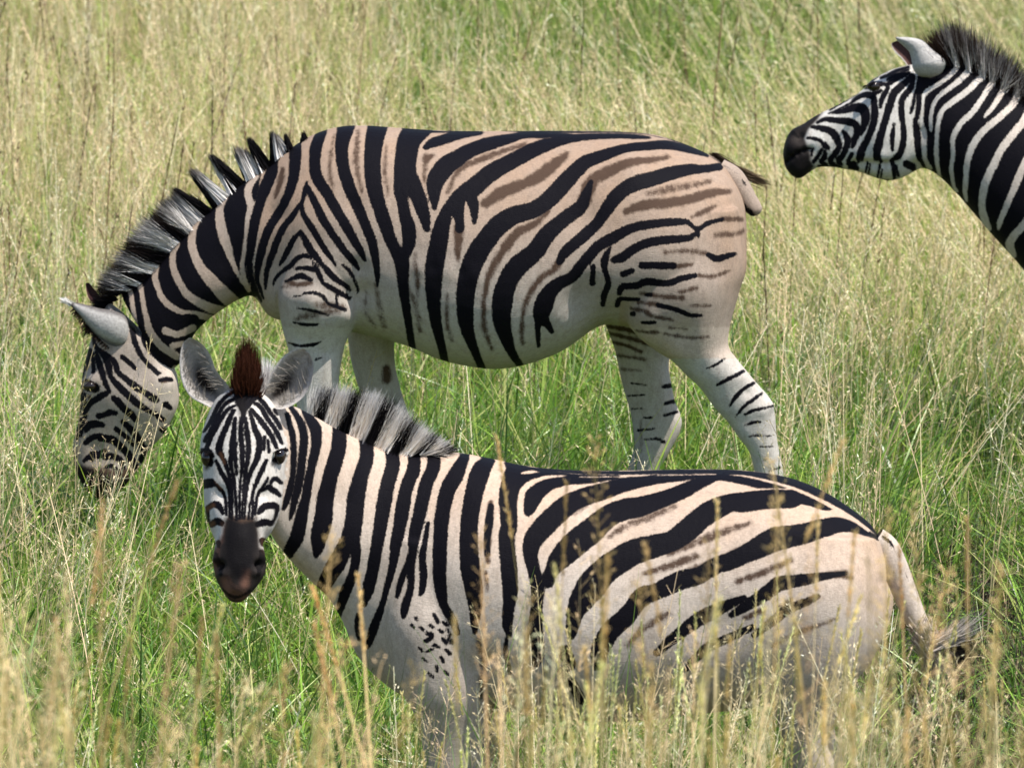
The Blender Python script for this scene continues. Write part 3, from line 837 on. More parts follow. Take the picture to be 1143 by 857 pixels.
# ------------------------------------------------------------------ the zebra looking at the camera
Z2_PAT = """
b 326,466,4 331.5,486,5 333.5,509,5.5 332,535,5 326,560,6 322,570,3
b 330,458,4 340,474,6.5 344,491,8 342,518,7.5 339,541,7.5 333,565,6 329,581,2.5
b 345,460,8 349,469,9 356,482,11 357,500,9.5 353,520,8.5 349,539,8.5 346,558,9 341,578,12 336,600,14 326,618,11
b 378,466,10 381,483,13 381,500,15 377,518,15.5 372,537,15.5 368,558,18 365,579,18.5 360,600,17 358,614,10 356,621,4
b 404,476,12 410,495,13 411,513,14.5 405,534,15.5 401,555,17 398,579,17.5 394,600,19 386,618,20 375,635,18 364,654,14 357,664,8
b 394,600,19 399,622,11 393,645,12.5 386,666,10.5 379,686,6 377,694,3
w 394,618,2 391,632,6 385,645,9 377,658,9.5 369,668,10
b 433,486,10 438,504,13 440,520,14.5 435,541,14.5 431,562,15 428,582,14.5 424,607,13.5 419,635,12.5 414,656,12 408,673,8
b 402,686,4 400,700,4 402,713,2
b 458,496,9 463,508,12 463,525,13.5 456,544,13.5 452,565,14.5 449,586,13.5 445,607,11.5 441,632,7.5 434,657,6 429,676,6 421,697,9 415,714,7 412,722,3
b 484,506,12 485,521,13.5 477,542,13.5 471.5,568,13.5 466,593,12.5 463.5,609,10
b 464,605,7 460,624,5.5 450,650,6 446,666,4
b 466,605,6 462,634,6.5 460.5,658,6.5 455,679,8.5 454,688,4
b 480,585,3 477,604,5 474,624,6.5 475.5,642,7.5 474,658,5.5 472,664,3
b 519,508,8 518,514,10 510,531,15.5 500,550,15.5 495,576,14.5 494,602,14.5 493.5,630,14 495,656,12.5 498,674,8.5 507,691,7.5 513,706,3
b 548,513,9 538,526,18.5 531,550,18.5 526.5,576,17.5 525.5,602,17.5 527.5,630,19 532,656,18 533,680,11.5 532,693,8 532,706,2.5
b 549.5,566,4.5 547.5,585,7 546,603,5 546,620,4
b 575,519,10 574,528,17 572.5,541,22 568,559,18 569.5,585,16 567,603,15.5 569.5,635,15.5 571,661,13.5 569,680,10.5 568,698,8.5 570,709,3.5
b 567,712,1.5 566,727,3.2 570,750,2.5
P 560,508 585,517 612,522 650,526 690,524 690,537 660,541 630,543 600,546 588,552 580,545 570,530
w 583,529,4 592,527.6,6.5 603,527,2
w 634,531.4,2 628,532,4 613,533,6 602,536,7 594,540,9 586,547,9.5 582.5,556,9.5 583,566,8.5 588,576,8.5
b 636,538.5,4 628,539,7 616,541,11 602.5,548,14 595,558,13.5 591.5,572,7
w 612,524.5,1.5 640,528.8,3 690,530.6,2.2
w 646,533.3,3 664,533,3.5 690,532.8,3
w 700,536,5 680,539,5.5 655,543,6.5 629,547,9 613,560.5,10 600,574,10 586,588,11.5 581,603,10.5 580.5,620,10.5
b 784,532,2 765,533,6 739,535,8.5 716,538.5,10.5 695,542,14 675,548,15 655,554,16 637.5,562,17 620,577,18 605,592,18 596,604,16 593,618,12 596,634,9 601,655,9.5 600,680,8 598,705,12 600,726,12 599,739,5
w 583,625,3 585,640,3.5 584,652,2
b 846,541,9 830,536,11 815,531.5,13 800,532,9 786,537,11.5 765,547,12.5 739,558,13.5 712.5,567,17 700,569,18 680,577,18.5 660,594,22 645,606,22.5 629,621,19.5 617,638,9.5 613,651,6
b 846,541,9 865,542,6.5 874.6,544,2.5
b 926,567,2.5 917.5,565.6,6 904,559.5,10.5 891,555.5,14 879,558.5,18 856,559.5,18 830,562.5,18.5 815,563,16 800,568.5,18 782.5,579,18.5 765,594,19 749,605,17 732,610,19 708,617,22 692,626,23 676,637,23 662,653,26 650,670,20 643,684,12.5 640,698,8.5 638,709,3
b 631,727,9 637,741,7
b 628,748,4 640,765,6 650,781,3
b 979,601,2 966.5,596,4 949,589,9 933,587,14 914,592,16.5 896,598,17 879,602,18 861,606,20 844,614,17 829,621,14 812,628,13 796,633,12 779,643,13 760,648,15 744,655,14 732,661,12 717,666,15 707,678,13 698,689,15 682,704,15 671,722,15 668,740,9
b 940,641,1 915,645,4 900,648,7 885,650,8.5 866,653,10 851,664,9 838,672,7 826,680,4 815,687,1
b 828,668,1 810,676,6 796,683,9.5 782,690,10 771,697,9 758,707,7 745,717,5 733,728,2
b 910,666,1 895,673,3.5 875,681,4.5 864,690,4 850,701,2 840,709,1
b 838,700,1 820,709,2.5 803,717,4 788,724,5 775,735,3 766,745,1
b 479,706,2 484,708,4 482,713,3.5 477,715,3
b 487,686,3 491,694,2.5
b 502,711,1.5 507,717,3.5
b 496,712,2 500,717,2.5
b 494,733,2 497,738,1.5
b 474,734,2 479,738,1.5
b 489,743,1.5 490,748,1.5
b 467,689,2.5 469,692,2
b 463,697,2.5 466,700,1.5
b 484,724,2 478,727,1
b 502,702,1.5 505,708,1.5
b 472,700,2.5 476,703,1.5
b 492,703,1.5 496,705,2.5
b 487,719,2.5 492,722,1.5
b 500,725,1.5 504,729,2.5
b 470,722,1.5 474,726,2
b 482,697,2 486,700,1.5
b 497,694,1.5 501,697,2.5
b 480,750,1.5 485,755,2
b 498,748,1.5 502,752,1.5
b 598,521.5,2.5 640,526.6,3 680,527.3,3.5 765,527,4 817,527.5,5 845,531,5.5 874,536.5,7.5 909,549.5,8.5 942,567,8 966.5,582.5,6.5 985,600,5 993,608,4
w 700,530.5,2 740,531,3 790,530,3.5 800,530,2
w 813,530.5,2.5 835,533,4.5 874,543,6 900,553,8 925,565,9 948,578,8 968,592,7
"""
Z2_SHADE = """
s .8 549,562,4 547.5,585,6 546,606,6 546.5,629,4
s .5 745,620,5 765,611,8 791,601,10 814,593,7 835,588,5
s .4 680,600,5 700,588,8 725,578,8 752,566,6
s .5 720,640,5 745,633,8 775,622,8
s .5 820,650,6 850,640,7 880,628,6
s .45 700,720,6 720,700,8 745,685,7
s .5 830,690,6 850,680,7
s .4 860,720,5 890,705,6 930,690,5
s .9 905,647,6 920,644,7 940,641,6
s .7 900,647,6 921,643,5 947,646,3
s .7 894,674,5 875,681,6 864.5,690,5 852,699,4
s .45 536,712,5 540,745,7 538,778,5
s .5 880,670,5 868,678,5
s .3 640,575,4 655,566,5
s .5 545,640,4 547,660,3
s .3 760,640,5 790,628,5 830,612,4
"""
Z2_HEAD = """
P 271,440 295,440 296,450 289,457 284,466 281,478 278,466 273,457 270,450
b 269,443,3 260,449,4 251.5,460,4.5 245,474,4.5 240,482,3.5 236.5,486,2
b 272,451,3 264,454,3.2 257,461,4 250.5,473,4.2 246,482.5,4.2 238,496,4
b 272,459,2.5 264,463,3.5 257,472,5 251,482,5 244,495,5 242,504,4.5
b 270,465,4 265,476,5.5 257,494,6 254.5,506,7 258,514,5 262,523,4 266,535,3.5 268,547,3.2 269,563,2.6 269,582,2.2
b 272,474,3.5 270.5,488,5 269.6,500,6 268.5,514,5.5 268,524,3.5 270.3,535,3 272,548,2.6 273.3,563,2.2 274,583,1.8
b 272,500,4 273,519,3.2 274.2,533,2.2
b 279,474,4 278,488,4.6 279.6,503,5 280,519,4.2 279,532,3 277.8,547,2.2 277,582,1.6
b 283,474,3 285,488,4.6 286.8,503,4.6 286,516,4.6 284,528,3.5 282.2,542,2.6 281,558,2 280,582,1.6
b 287,466,3 292.5,482,5 298,494,6 298,506,6.2 295,518,5.6 290,528,4.6 287,538,3.6 285,549,2.8 283.3,563,2 282.5,582,1.6
b 289,464,4 300,476,5 307,485,5 312.5,494,4.6 315.5,504,3
b 304,492,3 303,506,3
b 307.5,496,2.4 308.7,509,2.4
b 291.5,455,3 300,461.5,4 306,472,4 312.5,480.5,4 317.6,489,4 321.5,499,3
b 294.5,446,4 302,455,4 309,464.6,4 316.6,475,4 320.5,483,3
b 314,463,4 316.5,467,2
b 251.5,519,3 256.7,530.5,4.2 262,539,4.2 265,549,3.2 266,563,2.6 266.7,580,2
b 246,539,2 249,543,3 254.6,549.5,4.2 259.5,558,3.4 262,567,2.8 262.6,577,2
b 234,545,7 241,543,9.5 246.5,543.5,6
b 241,570,4 249.4,566,6.5 255.7,570,5.5 258.8,576,3
b 241,571,3.5 242,582,2.2 244,588,3
b 246,588,6 252.5,584.5,7 257.5,587,5.5
b 254,608,5 254.5,612,3
b 306,518,3 301,529,4.6 295.6,542,3.4 291.6,553,2.2 288.5,566,1.7 287,582,1.6
b 292.5,545,1.5 291,574,1.5 290.5,582,1.5
b 307.7,537,2 304,546,3 298,556,3.6 294.8,567,2.8 294,577,2
b 311,542,3 313,539,4 317,538.5,4.6 321,542,3.6
b 303,551,3 309,547,4.5 312,549,5 316,552,5 320,556,3
b 297.7,576,3 303,569.5,6 310,567.5,6.5 316.5,568,5 316,577,2.2 312.6,586,2
b 296.6,588,5 304,585.6,6.5 310,586.5,5.5
b 301.4,605.5,5.5 302,610,3
b 301,618,4 302,630,5.5 297,642,3.5
b 252,621,3.5 254,632,5 258,642,3.5
b 259,659,1.2 272,667,1.8 288,660,1.2
b 236,507,4 243,508,6 247,513,4
b 238,514,7 244,518,6 245,522,4
b 317,510,3 322,507,4 327,505,2
b 314,518,3 319,515,5 323,512,4
"""
Z2_SKIN = """
p 1 260,583 266,580 280,586 296,582 298,600 300,612 308,622 312,640 306,656 292,668 284,676 262,674 248,662 240,640 244,620 253,608 258,598
s .85 238,517,6 242,522,6 240,526,4
s .6 317,519,5 313,522,4
s .5 278,452,10 279,468,8
"""
b2 = PixelPlane(0.25, 21.5, 0.6)
T = [(989,640,989,690,.05,0),(986,618,986,705,.12,0),(976,592,976,724,.18,0),(955,573.5,955,742,.225,0),(920,551,920,768,.255,0),(880,535.5,880,780,.268,0),
     (830,527.5,830,787,.275,0),(770,526,770,794,.28,0),(700,527.5,700,801,.285,0),(640,527,640,800,.285,0),(590,522.5,590,795,.27,0),(545,513,545,786,.25,0),
     (512,507,500,780,.225,0),(484,506,458,778,.20,0),(458,506,424,757,.178,0),(433,502,399,730,.155,-.005),(411,495,386,699,.14,-.02),
     (391,487,370,669,.125,-.05),(373,478,349,648,.112,-.09),(352,466,328,626,.103,-.14),(333,457,314,608,.098,-.19),(314,452,302,588,.088,-.225),(296,452,290,560,.06,-.25)]
HD = [(262,440,298,440,.045,-.25),(250,452,306,452,.075,-.26),(241,466,317,466,.092,-.275),(234,486,323,486,.105,-.29),(231.5,503,326.5,503,.108,-.305),
      (234,520,325,520,.108,-.315),(235.5,545,323,545,.10,-.335),(237,568,321,568,.088,-.36),(243.5,590,312.5,590,.072,-.39),(250,606,302,606,.064,-.41),
      (247.5,624,305,624,.062,-.43),(248.5,638,305.5,638,.06,-.44),(252,650,300,650,.052,-.445),(259,661,290,661,.042,-.445),(267,668,279,668,.025,-.44)]
HN = [(850,590,975,600,.06,-.15),(835,650,985,640,.12,-.145),(832,700,987,695,.135,-.14),(840,740,972,735,.125,-.14),(852,775,948,765,.10,-.14),(864,800,928,797,.078,-.14),
      (873,825,922,828,.06,-.14),(879,850,931,851,.052,-.14),(884,880,931,884,.046,-.14),(890,930,924,934,.035,-.14),(890,1000,922,1002,.032,-.14),
      (884,1048,924,1052,.036,-.14),(876,1072,912,1076,.034,-.14),(864,1092,912,1096,.048,-.14),(859,1104,913,1106,.053,-.14)]
HF = [(880,620,985,620,.06,.15),(880,660,999,662,.11,.14),(882,700,992,700,.12,.14),(886,740,968,738,.10,.14),(890,775,944,772,.075,.14),(896,800,934,803,.058,.14),
      (902,825,936,828,.05,.14),(908,848,943,850,.046,.14),(908,900,938,902,.035,.14),(903,990,933,992,.032,.14),(898,1035,934,1037,.036,.14),(890,1055,924,1058,.034,.14),(878,1072,924,1074,.048,.14),(874,1083,926,1085,.053,.14)]
FN = [(445,600,540,610,.05,-.14),(428,680,548,690,.085,-.135),(436,735,548,740,.095,-.13),(450,772,546,775,.088,-.13),(463,795,544,797,.072,-.13),(470,820,542,823,.058,-.13),
      (475,850,540,852,.05,-.13),(480,905,530,907,.045,-.13),(483,930,527,931,.042,-.13),(487,960,522,961,.034,-.13),(489,1015,518,1016,.03,-.13),
      (485,1052,521,1054,.036,-.13),(479,1075,513,1077,.034,-.13),(468,1093,518,1095,.048,-.13),(463,1105,520,1107,.053,-.13)]
FF = [(x1 + 22, y1 - 19, x2 + 22, y2 - 19, w, .13) for x1, y1, x2, y2, w, y in FN]
parts = [('torso', *loft(b2, T, 56, 6, 2.15, .10)), ('head', *loft(b2, HD, 44, 6, 2.35, front=True)), ('hind_near', *loft(b2, HN, 32, 5)),
         ('hind_far', *loft(b2, HF, 32, 5)), ('fore_near', *loft(b2, FN, 32, 5)), ('fore_far', *loft(b2, FF, 32, 5))]
me, co, lab, ry, names = union_body('zebra', parts, .005, 9, fine=('head',))
nrm = vnormals(me)
is_head = lab == names.index('head'); is_leg = lab >= 2; is_far = np.isin(lab, [3, 5])
uv = np.where((is_leg | is_head)[:, None], b2.draw(co), b2.draw(co, np.where(is_leg | is_head, 1e3, ry)))
frontal = np.clip(-nrm[:, 1] * 1.6, 0, 1)
mask = np.where(is_head, frontal, np.clip(np.abs(nrm[:, 1]) * 1.6, 0, 1) * ~is_far)
H2 = [(238,511,8,9),(323,509,8,9),(241,516,5,-7),(319,514,5,-7),(279,520,16,5),(279,560,12,6),(256,556,9,-8),(303,556,9,-8),
      (279,600,14,5),(255,633,5,-14),(300,632,5,-14),(249,628,6,6),(306,626,6,6),(295,640,6,4),(261,642,6,4),(277,658,10,6),(272,664,4,-3),(279,470,16,6)]
B2 = [(520,640,40,8),(545,740,12,-14),(470,700,30,6),(860,600,50,8),(800,700,30,-10),(900,680,50,8),(420,610,30,5),(380,560,20,-4),(500,560,26,-4),(986,650,7,-8)]
co_n = sculpt(me, co, nrm, uv, H2, mask * is_head)
co = sculpt(me, co_n, nrm, uv, B2, mask * ~is_head)
pat = np.full(len(co), FAR)
tr = ~is_head & ~is_far
X2 = uv[tr, 0]
pat[tr] = paint(uv[tr], Z2_PAT) - .9 - .5 * smooth(470, 510, X2) - 1.9 * smooth(565, 610, X2) * (1 - .75 * smooth(850, 960, X2)) * smooth(541, 562, uv[tr, 1])
pat[is_head] = paint(uv[is_head], Z2_HEAD) - .85
back_head = is_head & (nrm[:, 1] > .15)
pat[back_head] = FAR
sh = np.zeros(len(co)); sh[tr] = soft(uv[tr], Z2_SHADE); sh[is_head] = soft(uv[is_head], 'p 1 264,580 294,580 296,606 294,630 286,644 279,650 272,648 266,638 261,624 261,604', 6.0)  # Z2_SHADE also paints the shading of the elbow wrinkles
skin = soft(uv, Z2_SKIN, 4.0) * is_head * (nrm[:, 1] < .5)
skin = np.maximum(skin, (is_leg & (co[:, 2] < -.17 + .06)))
rust = soft(uv, "s .28 272,662,14 280,665,12\ns .4 284,640,8 283,652,9\ns .45 262,650,9 266,660,12\ns .3 254,598,8 250,616,9 248,640,8\ns .22 303,598,8 305,618,7\ns .45 256.5,511,3 260,521,3\ns .7 252,541,4 256,547,4\ns .8 241,571,5 246,568,5\ns .8 246,588,4 248,587,4\ns .2 259,588,5 257,606,6", 6.0) * is_head
topy = np.interp(uv[:, 0], [300, 350, 430, 500, 600, 700, 830, 900, 950, 990], [450, 468, 502, 506, 523, 528, 528, 542, 570, 615])
tan = (1 - smooth(15, 230, uv[:, 1] - topy)) * .85
tan = np.where(uv[:, 0] < 480, tan * .75, tan); tan = np.where(uv[:, 0] > 800, np.maximum(tan, .40 * (1 - smooth(680, 760, uv[:, 1]))), tan)
tan = np.maximum(tan, .42 * (1 - .5 * smooth(640, 760, uv[:, 1]))); tan[is_head] = .05
dust_shade = .03 + .20 * (1 - smooth(60, 240, uv[:, 1] - topy)); dust_shade[is_head] = .0; dust_shade = np.where(~is_head, np.maximum(dust_shade, .38 * smooth(640, 740, uv[:, 1])), dust_shade)
dust_shade = np.where((uv[:, 0] > 700) & ~is_head, dust_shade + .12, dust_shade)
tan = np.where(~is_head, np.maximum(tan, .35 * smooth(620, 720, uv[:, 1])), tan)
Z2 = finish_body('zebra', me, co, dict(pattern=pat, shade=sh, tan=tan, skin=skin, rust=rust, dust_shade=dust_shade), b2.base,
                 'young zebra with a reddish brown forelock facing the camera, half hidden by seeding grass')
hair_mb = Batch()
fn2 = lambda q: paint(q, Z2_PAT) + 1.2
fill_mane(b2, fn2, [(344,466),(360,473),(375,481),(388,489),(403,492.5),(417,495),(431,501.5),(447,505),(458,507),(472,505.5),(484,506.5),(497,507)],
          [(355,436),(372,435),(391,436),(407,438),(423,441),(440,449),(454,461),(467,472),(479,483),(490,490),(500,499),(508,505)], 9500, RNG,
          dark_tip=.30, jitter=.010, yb=.012, yt=.016, width=.0024, cpow=4.0, palec=np.array([.92, .86, .79]), inward=(7, 9), batch=hair_mb)
hair_mb.build('mane', M_HAIR, Z2)
fb = Batch()
n = 3000
s = RNG.random(n)
sx = RNG.normal(size=n); sy = RNG.random(n)
rx = 283 + np.clip(sx, -2, 2) * 5.5; ryy = 456 - sy * 14
tx = 283.5 + np.clip(sx, -2.2, 2.2) * (9.5 - 3.5 * sy) + RNG.normal(size=n) * 1.5; ty = 424 - sy * 38 + np.abs(sx) * 6 + RNG.normal(size=n) * 7
root = b2.at(rx, ryy, -.325 + sy * .06 + RNG.normal(size=n) * .008); tip = b2.at(tx, ty, -.36 + sy * .08 + RNG.normal(size=n) * .012)
edge = np.clip(np.abs(sx) / 2, 0, 1)[:, None]; rs = RNG.random((n, 1))
c0 = np.array([.020, .012, .010]) * (1 - rs * .5); c1 = np.array([.10, .034, .018]) * (.35 + rs)
c1 = c1 * (1 - (sy[:, None] > .75) * .5)
hair_strands(fb, root, tip, RNG, RNG.uniform(.6, 1.3, n) * .003, c0, c1, cpow=.8, bend=RNG.normal(size=(n, 3)) * .12, segs=4)
n = 420
rx = RNG.uniform(298, 306, n); root = b2.at(rx, RNG.uniform(446, 456, n), -.24); tip = b2.at(rx + RNG.normal(size=n) * 4 + 2, RNG.uniform(402, 432, n), -.22 + RNG.normal(size=n) * .01)
hair_strands(fb, root, tip, RNG, RNG.uniform(.6, 1.2, n) * .003, np.tile(WHT, (n, 1)), np.tile(WHT * .9, (n, 1)))
fb.build('forelock', M_HAIR, Z2)

def ear_in2(cx, cs, w=.42):
    def f(s, v):
        k = np.exp(-(((v - cx) / w) ** 2) - ((s - cs) / .26) ** 2)
        k = np.clip(k * 1.3, 0, 1)
        return np.array([.40, .37, .345]) * (1 - k[:, None]) + np.array([.022, .017, .015]) * k[:, None]
    return f
def ear_out2(s, v):
    c = np.tile(np.array([.40, .38, .36]), (len(v), 1)); k = np.full(len(v), .9 * smooth(.75, .85, s))
    return c * (1 - k[:, None]) + np.array([.03, .02, .02]) * k[:, None]
EL_A = [(242,459),(232,454),(222,448.5),(214.5,438),(210.5,426),(209.3,412),(210.5,398),(214,388.5),(220,383.5)]
EL_B = [(268,446),(262,434.5),(254,425),(248,416),(245,407),(241.5,399),(235.5,391.5),(229,386.5),(222,383.2)]
ER_A = [(297,447),(301,439),(306,429),(312,418),(318,409),(325,402),(332,397.5),(340,395),(347,395.5)]
ER_B = [(311,460),(319,461),(327,459.5),(336,455),(344.5,448),(351,438),(355,425),(356,411),(351,398.5)]
for A, B, cx, cs in ((EL_A, EL_B, .05, .32), (ER_A, ER_B, -.1, .34)):
    V, F, C = ear_mesh(b2, A, B, -.285, .30, .006, ear_in2(cx, cs), ear_out2, (.50, .47, .45), ytip=-.01)
    em = new_mesh('ear', V, F); set_col(em, 'tint', C); eo = link('ear', em, M_EAR, Z2)
    eb = Batch(); n = 200
    s = RNG.uniform(.12, .85, n); sidex = RNG.random(n) < .5; w = np.where(sidex, RNG.uniform(.04, .22, n), RNG.uniform(.78, .96, n))
    pa = rand_curve(A, s); pb = rand_curve(B, s); p = pa * (1 - w[:, None]) + pb * w[:, None]
    s2 = np.clip(s + RNG.uniform(.02, .16, n), 0, 1); w2 = w + np.where(sidex, 1, -1) * RNG.uniform(.15, .36, n)
    q = rand_curve(A, s2) * (1 - w2[:, None]) + rand_curve(B, s2) * w2[:, None]
    wid = np.hypot(*(pa - pb).T) / b2.S
    y0 = -.287 + .30 * wid * (1 - np.abs(2 * w - 1) ** 2.2)
    hair_strands(eb, b2.at(p[:, 0], p[:, 1], y0 - .002), b2.at(q[:, 0], q[:, 1], y0 + .004 - .02 * RNG.random(n)), RNG, RNG.uniform(.5, 1.1, n) * .0018,
                 np.tile(np.array([.33, .30, .27]), (n, 1)), np.tile(np.array([.36, .32, .27]), (n, 1)))
    eb.build('ear_hair', M_HAIR, eo)
eyeball('eye', b2, 240.8, 515.5, -.375, .0185, Z2, (.75, .9, 1))
eyeball('eye', b2, 319.5, 513.5, -.375, .0185, Z2, (.75, .9, 1))
for (x0, y0, x1, y1, dx, dy) in ((233,509,247,510,-5,1.5),(313,510,326,506,5,.5)):
    lb = Batch(); n = 60; s = RNG.random(n); px = x0 + (x1 - x0) * s; py = y0 + (y1 - y0) * s - 2 * np.sin(s * 3.14)
    hair_strands(lb, b2.at(px, py, -.392), b2.at(px + dx * RNG.uniform(.4, 1, n), py + dy + RNG.uniform(-.5, 2, n), -.408), RNG, np.full(n, .002), np.tile(BLK, (n, 1)), np.tile(BLK, (n, 1)))
    lb.build('eyelash', M_HAIR, Z2)

K = 41
path = b2.at(*crom([(976,602),(988,612),(998,632),(1006,652),(1015,674),(1024,694),(1034,712),(1042,728)], 6)[:K].T, 0 * np.linspace(0, -.02, 43)[:K])
V, F = tube(path, np.interp(np.linspace(0, 1, len(path)), [0, .2, .6, 1], [.030, .031, .027, .020]))
tme = new_mesh('tail', V, F); uvt = b2.draw(V)
set_f(tme, 'pattern', paint(uvt, "b 985,600,5 993,607,5 1001,625,4 1010,643,3 1013,652,1\nb 993,636,2 996,640,2")); set_f(tme, 'shade', np.zeros(len(V)))
set_f(tme, 'dust_shade', np.full(len(V), .2)); set_f(tme, 'tan', np.full(len(V), .4)); set_f(tme, 'skin', np.zeros(len(V))); set_f(tme, 'rust', np.zeros(len(V)))
tail2 = link('tail', tme, M_COAT, Z2)
tb = Batch()
whisk(1028, 704, 1052, 752, 700, b2, RNG, -.01, .0, np.array([.52, .45, .38]), np.array([.34, .28, .22]), 7, 8, .003, -.05, tb)
whisk(1040, 716, 1090, 726, 700, b2, RNG, .01, .02, np.array([.05, .038, .03]), np.array([.05, .04, .03]), 6, 14, .003, .30, tb)
whisk(1042, 718, 1094, 690, 200, b2, RNG, -.01, .0, np.array([.40, .35, .30]), np.array([.42, .38, .34]), 5, 8, .0025, .25, tb)
tb.build('tail_tuft', M_HAIR, tail2)
# ------------------------------------------------------------------ the zebra looking in from the right edge
Z3_PAT = """
P 1026,90 1030,110 1028,130 1026,150 1029,170 1034,195 1060,215 1100,260 1143,310 1190,340 1230,330 1300,300 1330,200 1270,120 1180,100 1143,80 1100,50 1060,30 1040,70
w 1077,56,7 1070.5,70,6.5 1064,82,6 1048,95,5.5 1034,104,5.5 1030,115,5.5 1028.5,133,5.5 1031,149,6 1031.5,165,7 1032,178,7 1038,188,6
w 1089,66,7 1087.5,71,7.5 1078,84,7.5 1066.5,95,6.5 1053,105,6 1044,114.5,5.5 1040,130,5 1039.3,140,5 1039,147,4
w 1104.5,82,4.5 1093,90,8 1082,101,7.5 1066.5,113,7.5 1054.7,122,6.5 1049.4,132,6 1046.5,150,5.5 1045.5,173,6 1048,194,4.5 1050,200,4
w 1120,74,7 1116,84,7.5 1104.5,98,6.8 1094,114.5,7 1085,127,7.3 1072,140,7.3 1064.5,155,6.5 1064,173,5.5 1062,189,5.5 1064.5,207,4.5 1068,214,4
w 1130,80,6 1127,88,7 1119,103,7 1108.5,120,6 1101,129,4.5 1099,132,3.5
w 1140,92,6 1137,99,6.5 1132,115,8.5 1118,130,8 1097,148,8.3 1085,165,8.3 1079.6,183.5,7.2 1078,202,6.4 1077,215,6 1079,224,4
w 1150,118,8 1143,135,9 1132,149,9.3 1117.6,168,9.3 1107,189,9.3 1099,208,9.5 1096,230,8.5 1099,245,9.5 1103,255,8
w 1156,163,9 1143,183.5,8.5 1134.7,204,9 1124,229,7.5 1116,248,6.8 1114.5,256,3.5
w 1170,205,9 1156,232,10 1143,251,9.5 1132,263,9.5 1127,273,10.5 1131,285,7.5
w 1184,235,10 1170,262,11 1156,285,10 1148,300,9 1150,312,7
w 1196,160,8 1180,190,9 1170,210,7
w 1222,160,9 1206,210,11 1192,260,11 1176,300,9 1172,325,7
w 1250,160,9 1240,210,11 1228,260,12 1216,300,10 1210,330,8
w 1280,160,9 1272,210,12 1266,260,12 1258,310,10 1250,350,8
"""
Z3_BODY = """
b 1310,150,14 1304,220,18 1300,290,15 1296,350,8
b 1340,150,14 1338,220,19 1334,300,16 1330,370,8
b 1372,150,14 1372,220,20 1368,300,17 1366,380,8
b 1560,165,8 1500,175,12 1440,210,18 1412,260,20 1402,320,16 1402,380,8
b 1590,190,9 1530,205,14 1470,240,19 1440,290,20 1432,340,14
b 1600,225,10 1550,240,14 1495,275,18 1465,320,17 1458,350,8
b 1600,265,10 1555,275,12 1510,300,13 1490,330,10
b 1598,300,8 1550,310,9 1515,325,7
b 1330,146,4 1450,150,4 1540,158,4 1590,180,4
b 1490,420,3 1540,425,3
b 1500,450,3 1545,452,3
b 1240,360,4 1280,365,4
"""
Z3_HEAD = """
b 927,123.5,1.4 942,114.5,1.6 958,105,1.6
b 926,127.6,1.6 947,117.5,2.2 963,106.6,1.8
b 930,126.6,3 942,124.6,6 955,121,9.3 964,123,11 967,132,10 965,142,7.5 962,151,2.5
b 952,114,3.5 960,108.5,5.5 968,106.5,6 974.5,107,5.5 984,102.5,3
b 968,107,6 975.5,110,6.5 976.5,120,7.2 977,133,8.2 973,147,7.4 968,158.5,7.4 962.7,168,8 959,177,5.5 958,182,3
b 965,172,3 962,181,2.5
b 972,93.5,3 977,87.5,4 983,82.5,3.5 990,80,2.5
b 967,98.5,4 974,97,7 981,96,6 987,95,4
b 983.7,88,3 991.6,85,4.4 1002,80,4.4 1014,76,3.4
b 991.6,89.5,3.6 1002,84,4.2 1014,79,3
b 990,96,5 1002,88.5,6 1014,83,5
b 983.7,121,3.5 985,112,5.4 991.6,100,4.4
b 978,180,3.5 980,167,8.5 983.7,152,8 989,134,7.5 994,118,8.3 998,106,8.5 1008.7,95.5,7.5 1018,86,5.5
b 981,170,3 984,181,4
b 998.3,139,2.5 996.5,150,5 996,160,4.2 996,167,2.5
b 1020,87,5 1016.6,100,6.4 1007.4,113,6.4 1007,130,6.4 1008,140,5.5 1008.7,152,6.4 1006,168,7 999.5,177,6.5 995,180,4
b 1022.5,103,3 1018.5,122,4 1017,127,2.5
b 1027,88,5 1026,100,6 1025.8,120,5.5 1024,131.5,5.5 1022,137,5.5 1023.8,149,7.3 1024.7,165,7.3 1027,178,5.5 1031,186,4
b 913,137.5,3 922,133.8,5 934,135.2,6.5 947,136.5,8.3 955.5,141,8.3 957,149,7.4 953.8,159,7.2 952,165,3.5
b 907,142.5,3 918,144,6.4 929,148,8.3 935,157,7.5 937,165.5,6.6 931,174.5,6.4 927,179.5,5.4 931,184,5 939,187.4,3
b 902,154.5,2.6 915.5,157.2,4 921,164,4 925.5,167,3.2
b 922,160,2.5 926,166,3
b 941.5,147.5,3.5 945.7,155,7 946,163,6.4 941.7,173,6.4 936.5,180,5.6 940,184,3
b 952,172,4 948,178.5,4.4 947,184,3
b 918,167.5,4 913,175.5,4.4 909,181,4
b 921.5,169,3 921,175.6,6 917.5,181,5.4 922,184,4.5
b 908,167,2.5 906.5,174,2.5
b 874,184,1.4 879,180,2 884,175.5,2.2 890,171.5,2.2 897,168.5,2 903,166.5,1.8 908,167.5,1.2
b 879,151,2.5 885,148.5,4 890,152,2.5
b 951,186,8.5 956,189.5,6
b 968,184,2 966.6,192.7,2.2
b 971.3,185,2 970,194,2
b 982.4,186,3 980,198,2
b 985,190,1.6 983.7,198,2
b 996.8,182,5.5 998,190,4.4 998.5,199,3
b 1000.5,186,2 1003,196,3
b 1012,183,8 1020,188.7,7
b 914,185.6,2 930,187.5,3 948,191,2 963,194,2 981,201,2 992,202,2.5
"""
b3 = PixelPlane(1.30, 26.5, 0.75)
